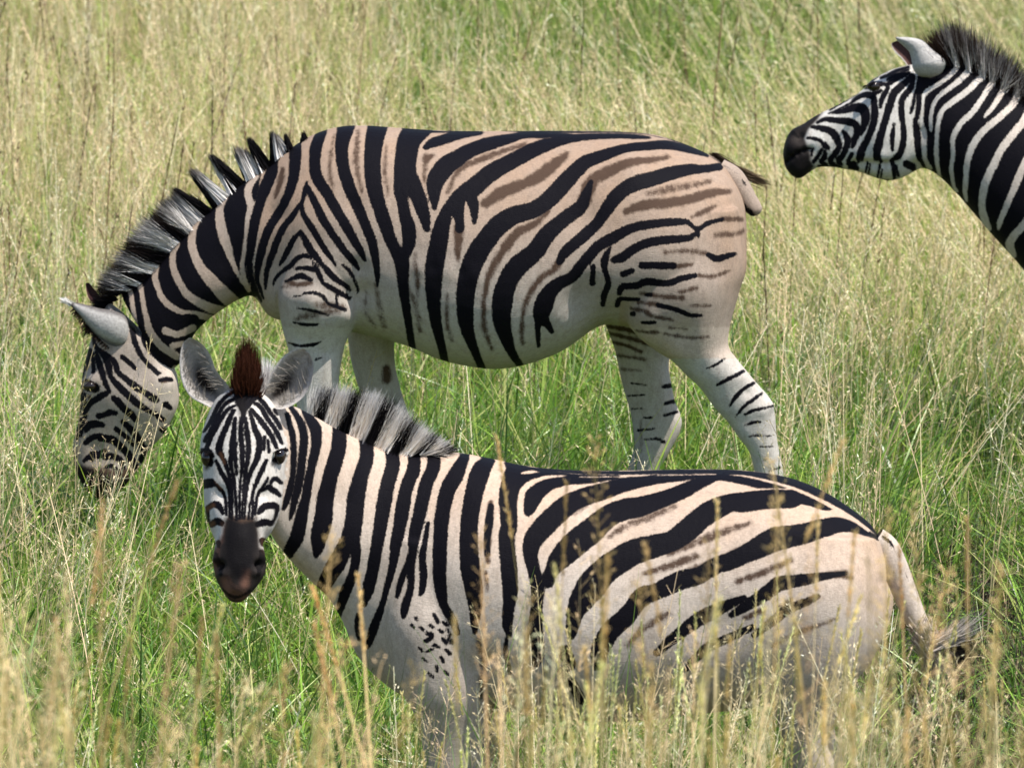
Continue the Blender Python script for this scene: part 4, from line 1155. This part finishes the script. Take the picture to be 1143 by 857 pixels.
T = [(1622,260,1622,300,.05,0),(1618,225,1618,320,.13,0),(1604,192,1604,350,.20,0),(1575,172,1575,370,.25,0),(1530,158,1530,385,.27,0),(1470,152,1470,400,.285,0),
     (1400,150,1400,408,.29,0),(1340,150,1340,400,.27,0),(1290,150,1285,388,.25,0),(1250,152,1235,372,.225,0),(1215,147,1195,350,.195,0),(1185,134,1163,325,.165,0),
     (1160,121,1134,291,.145,0),(1140,109,1104,258,.13,0),(1122,97,1075,224,.12,0),(1105,86,1052,200,.11,0),(1088,76,1036,189,.10,0),(1068,68,1022,186,.09,0),(1046,68,1012,178,.065,0)]
HD = [(1046,70,1030,187,.06,0),(1028,72,1018,193,.078,0),(1010,74.5,1004,199.5,.088,0),(994,79.5,990,201.5,.092,0),(976,89.5,975,197.5,.09,0),(960,104,960,192,.078,0),
      (942,114.5,944,189,.066,0),(926,122.5,928,186.5,.058,0),(909,131,913,187,.055,0),(897,139,903,193,.057,0),(884,145.5,893,199.5,.054,0),(877.5,157,884,196,.044,0),(874,172,877,188,.025,0)]
HN = [(1500,230,1610,230,.06,-.16),(1480,300,1615,300,.12,-.15),(1485,350,1605,345,.12,-.145),(1500,390,1590,385,.09,-.14),(1520,420,1592,418,.068,-.14),(1548,450,1604,448,.052,-.14),(1560,475,1608,475,.048,-.14),
      (1566,505,1606,505,.038,-.14),(1570,540,1600,540,.032,-.14),(1568,610,1598,610,.03,-.14),(1564,640,1600,640,.034,-.14),(1556,655,1588,655,.032,-.14),(1546,672,1590,674,.048,-.14)]
HF = [(x1 + 30, y1 - 17, x2 + 30, y2 - 17, w, .14) for x1, y1, x2, y2, w, y in HN]
FN = [(1210,240,1300,250,.05,-.15),(1195,310,1295,320,.09,-.145),(1205,370,1290,372,.085,-.14),(1222,410,1282,410,.062,-.14),(1230,450,1278,450,.05,-.14),(1234,485,1274,485,.043,-.14),
      (1238,515,1270,515,.034,-.14),(1240,590,1266,590,.029,-.14),(1236,630,1268,630,.034,-.14),(1230,650,1260,650,.032,-.14),(1220,672,1264,673,.048,-.14)]
FF = [(x1 - 22, y1 - 17, x2 - 22, y2 - 17, w, .14) for x1, y1, x2, y2, w, y in FN]
parts = [('torso', *loft(b3, T, 52, 6, 2.15, .10)), ('head', *loft(b3, HD, 40, 6, 2.3)), ('hind_near', *loft(b3, HN, 28, 5)),
         ('hind_far', *loft(b3, HF, 28, 5)), ('fore_near', *loft(b3, FN, 28, 5)), ('fore_far', *loft(b3, FF, 28, 5))]
me, co, lab, ry, names = union_body('zebra', parts, .006, 8, fine=('head',))
nrm = vnormals(me)
is_head = lab == 1; is_leg = lab >= 2; is_far = np.isin(lab, [3, 5])
uv = np.where(is_leg[:, None], b3.draw(co), b3.draw(co, np.where(is_leg, 1e3, ry)))
side = np.clip(np.abs(nrm[:, 1]) * 1.6, 0, 1) * ~is_far
co = sculpt(me, co, nrm, uv, [(977,97,6,10),(978,98,4,-7),(990,160,26,7),(955,183,5,-8),(966,183.5,5,-10),(977,184,5,-10),(988,183.5,5,-10),(998,182,5,-9),(960,174,8,4),(985,174,8,5),(1022,186,7,-8),(945,150,16,-5),(893,153,6,-9),(884,165,10,4),
                              (878,181,3,-7),(884,176,3.4,-9),(891,172,3.4,-9),(898,169,3.4,-9),(905,167.5,3.4,-7),(890,190,8,3),(915,160,10,4),(1060,140,20,5),(1030,150,10,-5)], side)
pat = np.full(len(co), FAR)
tr = ~is_far
pat[tr] = paint(uv[tr], Z3_PAT + Z3_BODY + Z3_HEAD) - .5
skin = soft(uv, "p 1 919,125 912,136 904,145 899,154 902,162 906,170 905,178 910,186 905,194 892,206 876,200 866,180 870,155 884,138 900,130", 2.6) * is_head
skin = np.maximum(skin, soft(uv, "s .6 925,121.5,3 945,112.5,2", 1.5) * is_head)
skin = np.maximum(skin, is_leg & (co[:, 2] < -.07))
Z3 = finish_body('zebra', me, co, dict(pattern=pat, shade=soft(uv, 'p .75 866,160 884,160 900,168 906,176 904,196 880,206 862,180\np .6 890,130 918,122 916,132 896,146 880,156 868,156', 5.0) * is_head, tan=np.where(is_head, .0, .22 * smooth(1080, 1140, uv[:, 0]) + .1), skin=skin, rust=np.zeros(len(co)), dust_shade=np.where(is_head, 0, .12)), b3.base,
                 'zebra at the right edge, only its head and dark maned neck in view, looking left')
mb = Batch()
fn3 = lambda q: paint(q, Z3_PAT)
BROWN = np.array([.032, .018, .012])
mbase = [(1048,72),(1060,69),(1072,70),(1086,77),(1104,86),(1121,97),(1140,109),(1160,121),(1185,134)]
mtip = [(1035,48),(1048,36),(1062,31),(1080,37),(1108,53),(1130,70),(1146,88),(1166,100),(1188,118)]
fill_mane(b3, fn3, mbase, mtip, 6200, RNG, dark_tip=.93, tipc=BROWN, jitter=.016, yb=.02, yt=.035, inward=(6, 12), batch=mb, cpow=.8, width=.003)
mb.build('mane', M_HAIR, Z3)
def ear_out3(s, v):
    c = np.tile(np.array([.44, .42, .40]), (len(v), 1)); k = np.full(len(v), .35 * smooth(.25, .0, s))
    return c * (1 - k[:, None]) + np.array([.05, .045, .045]) * k[:, None]
def ear_in3(s, v):
    return np.tile(np.array([.10, .055, .05]), (len(v), 1))
V, F, C = ear_mesh(b3, [(1038,88),(1026,86),(1019.5,78),(1018,69),(1015.5,60),(1010,54),(1003,48),(1000,44)], [(1039,88),(1051,83),(1056,72),(1050,64),(1040,56),(1031,47.5),(1020,44),(1002,43)],
                   -.07, .26, .006, ear_in3, ear_out3, (.44, .42, .4), sgn=-1, base_in=.02)
em = new_mesh('ear', V, F); set_col(em, 'tint', C); link('ear', em, M_EAR, Z3)
V, F, C = ear_mesh(b3, [(1016,80),(1008,68),(1000,60),(996,54),(995,50)], [(1034,74),(1022,60),(1012,50),(1004,46),(996,48)], .055, .26, .006, ear_in3, ear_out3, (.55, .52, .48), sgn=1)
em = new_mesh('ear', V, F); set_col(em, 'tint', C); link('ear', em, M_EAR, Z3)
eyeball('eye', b3, 976, 97.5, -.082, .019, Z3, (1, .7, .75))
eyeball('eye', b3, 976, 97.5, .082, .019, Z3, (1, .7, .75))
eb = Batch(); n = 50; px = RNG.uniform(967, 978, n)
hair_strands(eb, b3.at(px, 97 - (px - 967) * .4, -.092), b3.at(px - 5, 99 - (px - 967) * .3 + RNG.uniform(-1, 2, n), -.11), RNG, np.full(n, .002), np.tile(BLK, (n, 1)), np.tile(BLK, (n, 1)))
eb.build('eyelash', M_HAIR, Z3)
K = 31
path = b3.at(*crom([(1616,222),(1626,240),(1632,270),(1636,310),(1638,350),(1640,390)], 6).T, np.zeros(31))
V, F = tube(path, np.interp(np.linspace(0, 1, len(path)), [0, .25, .7, 1], [.02, .025, .02, .012]))
tme = new_mesh('tail', V, F)
for k, v in dict(pattern=FAR, shade=0., tan=.4, skin=0., rust=0., dust_shade=.3).items(): set_f(tme, k, np.full(len(V), v))
tail3 = link('tail', tme, M_COAT, Z3)
tb = Batch(); whisk(1638, 380, 1648, 470, 400, b3, RNG, 0, 0, BLK, DKB, 4, 8, .003, .0, tb); tb.build('tail_tuft', M_HAIR, tail3)
# ------------------------------------------------------------------ ground
xs = np.concatenate([np.linspace(-900, -12, 24)[:-1], np.linspace(-12, 12, 97), np.linspace(12, 900, 24)[1:]])
ys = np.concatenate([np.linspace(-900, 8, 20)[:-1], np.linspace(8, 60, 209), np.linspace(60, 2400, 30)[1:]])
X, Y = np.meshgrid(xs, ys)
Vg = np.stack([X, Y, ground_z(X, Y)], -1).reshape(-1, 3)
idx = np.arange(Vg.shape[0]).reshape(X.shape)
Fg = np.stack([idx[:-1, :-1], idx[:-1, 1:], idx[1:, 1:], idx[1:, :-1]], -1).reshape(-1, 4)
M_GROUND, nt, bs, out = nodes('meadow_soil')
tc = N(nt, 'ShaderNodeTexCoord'); n1 = N(nt, 'ShaderNodeTexNoise'); n1.inputs['Scale'].default_value = 3.0; n1.inputs['Detail'].default_value = 6
n2 = N(nt, 'ShaderNodeTexNoise'); n2.inputs['Scale'].default_value = 40.0; n2.inputs['Detail'].default_value = 4
nt.links.new(tc.outputs['Object'], n1.inputs['Vector']); nt.links.new(tc.outputs['Object'], n2.inputs['Vector'])
r1 = N(nt, 'ShaderNodeValToRGB'); nt.links.new(n2.outputs['Fac'], r1.inputs['Fac'])
r1.color_ramp.elements[0].position = .3; r1.color_ramp.elements[0].color = (.030, .022, .012, 1)
r1.color_ramp.elements[1].position = .75; r1.color_ramp.elements[1].color = (.10, .085, .04, 1)
mx = N(nt, 'ShaderNodeMix', data_type='RGBA'); nt.links.new(n1.outputs['Fac'], mx.inputs[0])
nt.links.new(r1.outputs['Color'], mx.inputs[6]); mx.inputs[7].default_value = (.075, .085, .028, 1)
da = N(nt, 'ShaderNodeAttribute', attribute_name='soil_shade'); mw = N(nt, 'ShaderNodeMix', data_type='RGBA'); nt.links.new(da.outputs['Fac'], mw.inputs[0])
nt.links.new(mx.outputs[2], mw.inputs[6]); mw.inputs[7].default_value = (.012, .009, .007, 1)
nt.links.new(mw.outputs[2], bs.inputs['Base Color']); bs.inputs['Roughness'].default_value = .95
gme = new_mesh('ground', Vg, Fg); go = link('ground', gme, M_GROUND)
go['kind'] = 'structure'; go['label'] = 'dark soil of the meadow under the grass'; go['category'] = 'ground'

# ------------------------------------------------------------------ grass
def half_width(y): return y * (W0 / 2) / FPX
def scatter(n, y0, y1, margin, rng, power=1.0):
    y = y0 + (y1 - y0) * rng.random(n) ** power
    x = (rng.random(n) * 2 - 1) * (half_width(y) + margin)
    return x, y
def u_of(x, y): return W0 / 2 + FPX * x / y           # where across the view a root stands (image column; shapes patches, heights and lean)
GREEN = np.array([[.14, .25, .036], [.22, .36, .05], [.075, .16, .024], [.28, .37, .075], [.12, .22, .06], [.05, .10, .018]])
LIME = np.array([[.36, .39, .12], [.43, .44, .16], [.31, .36, .09]])
STRAW = np.array([[.74, .61, .38], [.64, .52, .30], [.82, .73, .52], [.52, .41, .24], [.74, .55, .36]])
BROWN_ST = np.array([[.13, .075, .04], [.09, .05, .03], [.18, .11, .06]])
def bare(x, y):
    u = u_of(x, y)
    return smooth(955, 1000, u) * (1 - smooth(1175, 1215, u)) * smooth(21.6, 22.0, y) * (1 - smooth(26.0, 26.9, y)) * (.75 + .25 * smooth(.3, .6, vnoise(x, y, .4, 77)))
def pick(pal, n, rng, var=.18):
    return pal[rng.integers(len(pal), size=n)] * (1 + rng.normal(size=(n, 1)) * var)
def blade_set(batch, x, y, h, w, c0, c1, rng, lean=.25, wind=(.10, 0.0), curl=.35, segs=4, z0=None, taper=.75):
    kp = rng.random(len(x)) > .95 * bare(x, y)
    x, y, h, w, c0, c1 = x[kp], y[kp], h[kp], w[kp], c0[kp], c1[kp]
    n = len(x)
    P = np.stack([x, y, ground_z(x, y) - .01 if z0 is None else z0], -1)
    a = rng.random(n) * 2 * np.pi; l = np.abs(rng.normal(size=n)) * lean
    D = np.stack([np.cos(a) * l + wind[0], np.sin(a) * l + wind[1], np.ones(n)], -1); D /= np.linalg.norm(D, axis=1, keepdims=True)
    ca = a + rng.normal(size=n) * .6; cm = np.abs(rng.normal(size=n)) * curl
    B = np.stack([np.cos(ca) * cm + wind[0] * .6, np.sin(ca) * cm + wind[1] * .6, -cm * .55], -1)
    batch.strips(P, D, B, h, w, segs, rng, c0, c1, taper=taper)

def panicles(batch, x, y, h, rng, col, stem_col, kind='loose', wind=(.1, 0), lean=.12, stem_w=.0028, head=.20, k=26, blen=.035, size=1.0, sw=.0022):
    """stalk + seed head. loose: feathery open branches; spike: a dense narrow head"""
    kp = rng.random(len(x)) > .95 * bare(x, y)
    x, y, h, col, stem_col = x[kp], y[kp], h[kp], col[kp], stem_col[kp]
    n = len(x)
    P = np.stack([x, y, ground_z(x, y) - .01], -1)
    a = rng.random(n) * 2 * np.pi; l = np.abs(rng.normal(size=n)) * lean
    D = np.stack([np.cos(a) * l + wind[0], np.sin(a) * l + wind[1], np.ones(n)], -1); D /= np.linalg.norm(D, axis=1, keepdims=True)
    B = np.stack([np.cos(a) * l + wind[0], np.sin(a) * l + wind[1], -np.abs(rng.normal(size=n)) * .05], -1) * .6
    batch.strips(P, D, B, h, np.full(n, stem_w), 6, rng, stem_col, col, taper=.25)
    t = 1 - head * rng.random((n, k)) ** 1.1
    L = h[:, None]
    C = P[:, None] + D[:, None] * (L * t)[..., None] + B[:, None] * (L * t * t)[..., None]
    T = D[:, None] + 2 * B[:, None] * t[..., None]
    T = T / np.linalg.norm(T, axis=-1, keepdims=True)
    r = rng.normal(size=(n, k, 3)); r -= (r * T).sum(-1, keepdims=True) * T; r /= np.linalg.norm(r, axis=-1, keepdims=True)
    if kind == 'loose':
        ang = rng.uniform(.35, 1.0, (n, k, 1)); ln = blen * rng.uniform(.4, 1.25, (n, k)) * (.45 + 1.3 * (1 - t) / head) ** .5
    else:
        ang = rng.uniform(.25, .6, (n, k, 1)); ln = blen * rng.uniform(.6, 1.2, (n, k))
    DB = T * np.cos(ang) + r * np.sin(ang)
    Bd = np.zeros_like(DB); Bd[..., 2] = -.12
    cc = np.repeat(col, k, 0) * (1 + rng.normal(size=(n * k, 1)) * .15)
    m = n * k
    if kind == 'loose':
        batch.strips(C.reshape(m, 3), DB.reshape(m, 3), Bd.reshape(m, 3), ln.ravel(), np.full(m, sw * .6), 1, rng, cc, cc, taper=.3)
        E = (C + DB * (ln * .7)[..., None]).reshape(m, 3)
        batch.strips(E, DB.reshape(m, 3), Bd.reshape(m, 3), np.full(m, .009 * size) * rng.uniform(.6, 1.3, m), np.full(m, sw * 1.5 * size), 1, rng, cc * 1.05, cc * 1.1, taper=.5)
    else:
        batch.strips(C.reshape(m, 3), DB.reshape(m, 3), Bd.reshape(m, 3), ln.ravel(), np.full(m, sw * size), 2, rng, cc, cc * 1.1, taper=.6)

set_f(gme, 'soil_shade', bare(Vg[:, 0], np.maximum(Vg[:, 1], 1.0)) * (Vg[:, 1] > 20))  # dark soil, with the shadow behind the front zebra's tail painted in
rg = np.random.default_rng(21)
# --- 1 green understorey, whole visible meadow
gb = Batch()
def lush(x, y):
    """0 dry .. 1 lush"""
    u = u_of(x, y)
    l = 1 - smooth(26.5, 29.5, y)
    l = np.maximum(l, 1.3 * smooth(30.8, 32.4, y) * smooth(330, 520, u))
    l = np.maximum(l, .85 * (1 - smooth(27, 31, y)) * smooth(800, 950, u))
    return np.clip(l + (vnoise(x, y, .7, 5) - .5) * .7, 0, 1)
n = 120000
x, y = scatter(n, 22.3, 40.5, .55, rg, 1.15)
lu = lush(x, y)
g = pick(GREEN, n, rg); lm = pick(LIME, n, rg); st = pick(STRAW, n, rg)
clump_ = vnoise(x, y, .28, 9)
r = rg.random(n)[:, None]
base = np.where(r < (.80 * lu + .14)[:, None], g, np.where(r < (.84 * lu + .14 + .26 * (1 - lu))[:, None], lm, st))
h = (.24 + .20 * clump_ + .10 * lu) * rg.uniform(.55, 1.2, n)
near = 1 - smooth(24.2, 25.4, y)
u = u_of(x, y)
h *= 1 - near * .30 * (1 - smooth(850, 1000, u))
h *= 1 + .35 * smooth(880, 1020, u) * smooth(23.5, 25, y) * (1 - smooth(27.5, 29, y))
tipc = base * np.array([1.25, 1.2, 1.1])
blade_set(gb, x, y, h, rg.uniform(.0035, .0085, n), base * .48, tipc, rg, lean=.32, curl=.45, wind=(.06, 0))  # roots darkened in colour to deepen the shaded gaps, likewise below
# broad bright blades in the lush places
n = 30000
x, y = scatter(n, 22.6, 29.5, .5, rg)
keep = rg.random(n) < .25 + .75 * vnoise(x, y, .35, 12); x, y = x[keep], y[keep]; n = len(x)
c = pick(GREEN * 1.25, n, rg); u = u_of(x, y); near = 1 - smooth(24.2, 25.4, y)
h = rg.uniform(.30, .62, n) * (1 - near * .35 * (1 - smooth(850, 1000, u)))
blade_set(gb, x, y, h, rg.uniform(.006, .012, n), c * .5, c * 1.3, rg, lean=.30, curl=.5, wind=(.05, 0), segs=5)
# arching leaves, low and thick
n = 15000
x, y = scatter(n, 22.4, 27.6, .5, rg)
keep = rg.random(n) < .15 + .95 * vnoise(x, y, .45, 41); x, y = x[keep], y[keep]; n = len(x)
c = np.where((rg.random(n) < .2)[:, None], pick(LIME, n, rg), pick(GREEN * 1.2, n, rg)); u = u_of(x, y); near = 1 - smooth(24.2, 25.4, y)
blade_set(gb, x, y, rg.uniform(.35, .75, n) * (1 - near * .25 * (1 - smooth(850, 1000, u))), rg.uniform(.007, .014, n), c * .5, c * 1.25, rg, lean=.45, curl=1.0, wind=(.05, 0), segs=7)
# broad shining leaves on the left
n = 5200
x, y = scatter(n, 22.5, 25.9, .5, rg); u = u_of(x, y)
k_ = rg.random(n) < np.where(u < 430, 1.0, .35) * (.2 + .9 * vnoise(x, y, .4, 52)); x, y = x[k_], y[k_]; n = len(x)
c = pick(GREEN * 1.3, n, rg); near = 1 - smooth(24.2, 25.4, y)
blade_set(gb, x, y, rg.uniform(.34, .66, n) * (1 - near * .22), rg.uniform(.010, .018, n), c * .5, c * 1.2, rg, lean=.4, curl=.9, wind=(.04, 0), segs=7)
# a thicker tuft where the grazing animal is feeding
n = 420
x = rg.uniform(-1.28, -.88, n); y = rg.uniform(24.3, 24.85, n)
c = np.where((rg.random(n) < .4)[:, None], pick(STRAW, n, rg), pick(GREEN * 1.2, n, rg))
blade_set(gb, x, y, rg.uniform(.30, .52, n), rg.uniform(.004, .008, n), c * .7, c * 1.15, rg, lean=.35, curl=.5, segs=5)
# dry litter and pale dead blades
n = 26000
x, y = scatter(n, 22.3, 40, .5, rg)
c = pick(STRAW, n, rg)
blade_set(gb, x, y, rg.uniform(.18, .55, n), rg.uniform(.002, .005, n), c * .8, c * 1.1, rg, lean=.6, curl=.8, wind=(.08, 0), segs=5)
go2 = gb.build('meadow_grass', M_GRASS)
go2['kind'] = 'stuff'; go2['label'] = 'green grass of the meadow all around the zebras'; go2['category'] = 'grass'

# --- the same meadow to both sides and further back, in coarser tufts
wb = Batch()
nt_ = 15000
tx = rg.uniform(-11, 11, nt_); ty = 9 + 61 * rg.random(nt_) ** 1.2
out_ = (np.abs(tx) > half_width(ty) + .45) | (ty > 40.5)
tx, ty = tx[out_], ty[out_]; kb = 9
x = (tx[:, None] + rg.normal(size=(len(tx), kb)) * .13).ravel(); y = (ty[:, None] + rg.normal(size=(len(tx), kb)) * .13).ravel(); n = len(x)
lf = np.clip(1.1 - smooth(26.5, 30, y) + (vnoise(x, y, 1.3, 61) - .5), .15, 1)
c = np.where((rg.random(n) < .75 * lf)[:, None], pick(GREEN * 1.1, n, rg), np.where((rg.random(n) < .35)[:, None], pick(LIME, n, rg), pick(STRAW, n, rg)))
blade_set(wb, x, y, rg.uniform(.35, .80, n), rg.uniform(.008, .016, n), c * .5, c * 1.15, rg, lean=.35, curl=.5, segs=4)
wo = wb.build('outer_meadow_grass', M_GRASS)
wo['kind'] = 'stuff'; wo['label'] = 'grass of the meadow further out on both sides'; wo['category'] = 'grass'

# --- 2 straw-coloured seeding grass behind the animals
sb = Batch()
n = 19000
x, y = scatter(n, 27.3, 41, .6, rg, 1.1)
u = u_of(x, y)
dens = .35 + .65 * smooth(28.5, 31, y); dens *= 1 - .90 * smooth(30.6, 32.2, y) * smooth(330, 520, u) * (1 - smooth(900, 1050, u) * .6)
dens *= 1.0
dens *= .45 + .9 * vnoise(x, y, .9, 15)
k_ = rg.random(n) < dens; x, y, u = x[k_], y[k_], u[k_]; n = len(x)
c = pick(STRAW, n, rg); gsel = rg.random(n) < .22; c[gsel] = pick(LIME, gsel.sum(), rg)
wind_ = np.where(u > 620, 0.30, .08)
right = u + rg.normal(size=n) * 120 > 640
for m_, wd in ((right, (-.30, 0)), (~right, (.02, 0))):
    panicles(sb, x[m_], y[m_], rg.uniform(.50, .92, m_.sum()), rg, c[m_], c[m_] * .85, wind=wd, lean=.22, k=12, head=.34, blen=.05, stem_w=.0026, sw=.0022)
# stalks among the greener middle ground, both sides
n = 4600
x, y = scatter(n, 23.2, 29.0, .5, rg); u = u_of(x, y)
k_ = rg.random(n) < np.where(u > 840, 1.0, np.where(u < 140, .9, .22)); x, y, u = x[k_], y[k_], u[k_]; n = len(x)
c = pick(STRAW, n, rg)
near = 1 - smooth(24.0, 25.4, y)
panicles(sb, x, y, rg.uniform(.42, .85, n) * (1 - .35 * near * (u > 120) * (u < 900)), rg, c, c * .8, wind=(.04, 0), lean=.2, k=12, head=.28, blen=.04, stem_w=.0028, sw=.002)
n = 18000
x, y = scatter(n, 27.6, 41, .6, rg, 1.1); u = u_of(x, y)
far_ = smooth(30.6, 32.2, y) * smooth(330, 520, u)
k_ = rg.random(n) < .3 + .9 * vnoise(x, y, .8, 31); x, y, u, far_ = x[k_], y[k_], u[k_], far_[k_]; n = len(x)
LEAFC = np.where((rg.random(n) < .40 - .3 * far_)[:, None], pick(STRAW, n, rg), np.where((rg.random(n) < .5 + .3 * far_)[:, None], pick(LIME * np.array([.85, 1.1, .65]), n, rg), pick(GREEN * 1.2, n, rg)))
k_ = rg.random(n) < 2; x, y, u = x[k_], y[k_], u[k_]; n = len(x)
c = LEAFC
blade_set(sb, x, y, rg.uniform(.4, .8, n) * (1 - .3 * far_), rg.uniform(.004, .009, n), c * .7, c * 1.15, rg, lean=.3, curl=.5, wind=(-.06, 0), segs=5)
# dark dead stalks on the left and behind the back
n = 520
x, y = scatter(n, 26.6, 38, .4, rg); u = u_of(x, y)
k_ = rg.random(n) < np.where(u < 420, 1.0, .45) ; x, y = x[k_], y[k_]; n = len(x)
c = pick(BROWN_ST, n, rg)
panicles(sb, x, y, rg.uniform(.65, 1.0, n), rg, c, c, wind=(.02, 0), lean=.13, k=14, head=.36, blen=.02, stem_w=.005, kind='spike', sw=.005)
so = sb.build('seeding_grass', M_STRAW)
so['kind'] = 'stuff'; so['label'] = 'straw coloured seeding grass stalks behind the grazing zebra'; so['category'] = 'grass'

# --- 3 tall stalks on the bank in front
fb_ = Batch()
n = 400
x, y = scatter(n, 13.6, 17.2, .12, rg); u = u_of(x, y)
def stand_top(u):       # image row the stand's tops reach, turned into height along the sight lines
    return np.interp(u, [-60, 0, 90, 180, 330, 470, 620, 760, 880, 1010, 1143, 1200], [585, 585, 600, 690, 715, 690, 600, 590, 620, 585, 620, 640])
k_ = rg.random(n) < np.interp(u, [0, 90, 200, 380, 480, 700, 850, 960, 1020, 1143], [1, .85, .4, .32, .32, .6, .75, .5, .35, .4]); x, y, u = x[k_], y[k_], u[k_]; n = len(x)
h = CAM_H - y * np.tan(PITCH + (stand_top(u) + 235 * rg.random(n) ** .62 - 25 - H0 / 2) / FPX) - ground_z(x, y)
c = pick(STRAW * np.array([1.0, .94, .80]), n, rg)
sp = rg.random(n) < .45
panicles(fb_, x[~sp], y[~sp], h[~sp], rg, c[~sp], c[~sp] * .9, wind=(.03, 0), lean=.10, k=26, head=.22, blen=.045, stem_w=.0038, sw=.0022)
panicles(fb_, x[sp], y[sp], h[sp], rg, c[sp] * np.array([.95, 1, .8]), c[sp] * .85, wind=(.02, 0), lean=.08, k=130, head=.13, blen=.013, stem_w=.0034, kind='spike', sw=.0026)
# nearer z2: sharper stalks just in front of it
n = 760
x, y = scatter(n, 19.2, 21.1, .1, rg); u = u_of(x, y)
k_ = rg.random(n) < np.interp(u, [0, 380, 420, 560, 600, 880, 1000, 1143], [.35, .25, .5, .5, .85, .7, .35, .3]); x, y, u = x[k_], y[k_], u[k_]; n = len(x)
h = np.clip(CAM_H - y * np.tan(PITCH + (np.interp(u, [0, 400, 560, 800, 1143], [680, 690, 640, 600, 610]) + 190 * rg.random(n) ** .5 - H0 / 2) / FPX) - ground_z(x, y), .3, 1.5)
c = pick(STRAW, n, rg); sp = rg.random(n) < .4
panicles(fb_, x[~sp], y[~sp], h[~sp], rg, c[~sp], c[~sp] * .85, wind=(.04, 0), lean=.14, k=26, head=.28, blen=.05, stem_w=.003, sw=.002)
panicles(fb_, x[sp], y[sp], h[sp], rg, c[sp] * np.array([.9, 1, .75]), c[sp] * .85, wind=(.02, 0), lean=.12, k=130, head=.13, blen=.012, stem_w=.003, kind='spike', sw=.0022)
# single tall stems that cross the flank of the near animal: image column, image row of the tip, distance
STEMS = [(690,478,16.2),(722,512,15.6),(945,498,16.8),(1012,540,15.4),(862,528,15.0),(925,590,16.0),(1062,556,16.6),(612,548,17.0),(552,612,16.0),(641,500,17.4),
         (332,610,15.2),(428,640,16.4),(118,610,14.8),(42,556,15.0),(100,590,16.2),(186,700,15.4),(272,690,14.6),(486,630,15.8),(782,590,16.4),(822,612,15.2),
         (990,574,14.8),(1092,592,15.6),(1122,612,16.4),(14,520,16.0),(70,640,14.6),(110,680,15.4),(372,700,14.8),(520,690,15.0),(575,660,15.4),(660,610,14.6),
         (750,640,15.0),(800,560,17.0),(880,630,14.8),(905,560,17.2),(965,610,15.6),(1035,600,17.0),(1105,640,15.0),(240,720,15.6),(300,740,15.0),(455,700,15.2)]
S_ = np.array(STEMS); y = S_[:, 2]; x = (S_[:, 0] - W0 / 2) * y / FPX; n = len(x)
h = (CAM_H - y * np.tan(PITCH + (S_[:, 1] - H0 / 2) / FPX) - ground_z(x, y)) * 1.03
c = pick(STRAW * np.array([.92, .80, .62]), n, rg)
for part_, kd_ in ((np.arange(n) % 2 == 0, 'loose'), (np.arange(n) % 2 == 1, 'spike')):
    panicles(fb_, x[part_], y[part_], h[part_], rg, c[part_], c[part_] * .9, kind=kd_, wind=(.015, 0), lean=.07, k=70 if kd_ == 'loose' else 160, head=.26 if kd_ == 'loose' else .15,
             blen=.032 if kd_ == 'loose' else .014, stem_w=.0052, sw=.0026)
# brown, dead grass in the bare patch behind the tail, shade painted in
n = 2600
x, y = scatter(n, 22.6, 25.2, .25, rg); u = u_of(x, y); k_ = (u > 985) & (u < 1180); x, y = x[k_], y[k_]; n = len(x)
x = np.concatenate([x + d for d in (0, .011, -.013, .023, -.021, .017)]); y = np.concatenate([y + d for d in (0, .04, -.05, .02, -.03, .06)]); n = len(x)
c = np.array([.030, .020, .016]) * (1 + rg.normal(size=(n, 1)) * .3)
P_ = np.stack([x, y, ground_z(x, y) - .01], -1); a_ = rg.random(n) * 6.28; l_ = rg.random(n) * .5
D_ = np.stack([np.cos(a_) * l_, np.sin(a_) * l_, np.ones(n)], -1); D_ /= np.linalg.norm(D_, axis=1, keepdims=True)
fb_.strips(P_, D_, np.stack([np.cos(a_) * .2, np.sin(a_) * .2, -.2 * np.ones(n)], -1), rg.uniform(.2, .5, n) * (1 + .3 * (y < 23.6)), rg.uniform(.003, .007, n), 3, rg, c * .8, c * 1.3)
# green blades between them
n = 900
x, y = scatter(n, 19.8, 22.0, .1, rg)
k_ = rg.random(n) < np.where(u_of(x, y) > 940, .10, 1.0); x, y = x[k_], y[k_]; n = len(x)
c = pick(GREEN, n, rg)
blade_set(fb_, x, y, rg.uniform(.45, .95, n) - ground_z(x, y) * .8, rg.uniform(.004, .008, n), c * .8, c * 1.2, rg, lean=.2, curl=.35, segs=5)
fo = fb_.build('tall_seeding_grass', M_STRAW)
fo['kind'] = 'stuff'; fo['label'] = 'tall blurred seeding grass on the bank in front of the nearest zebra'; fo['category'] = 'grass'
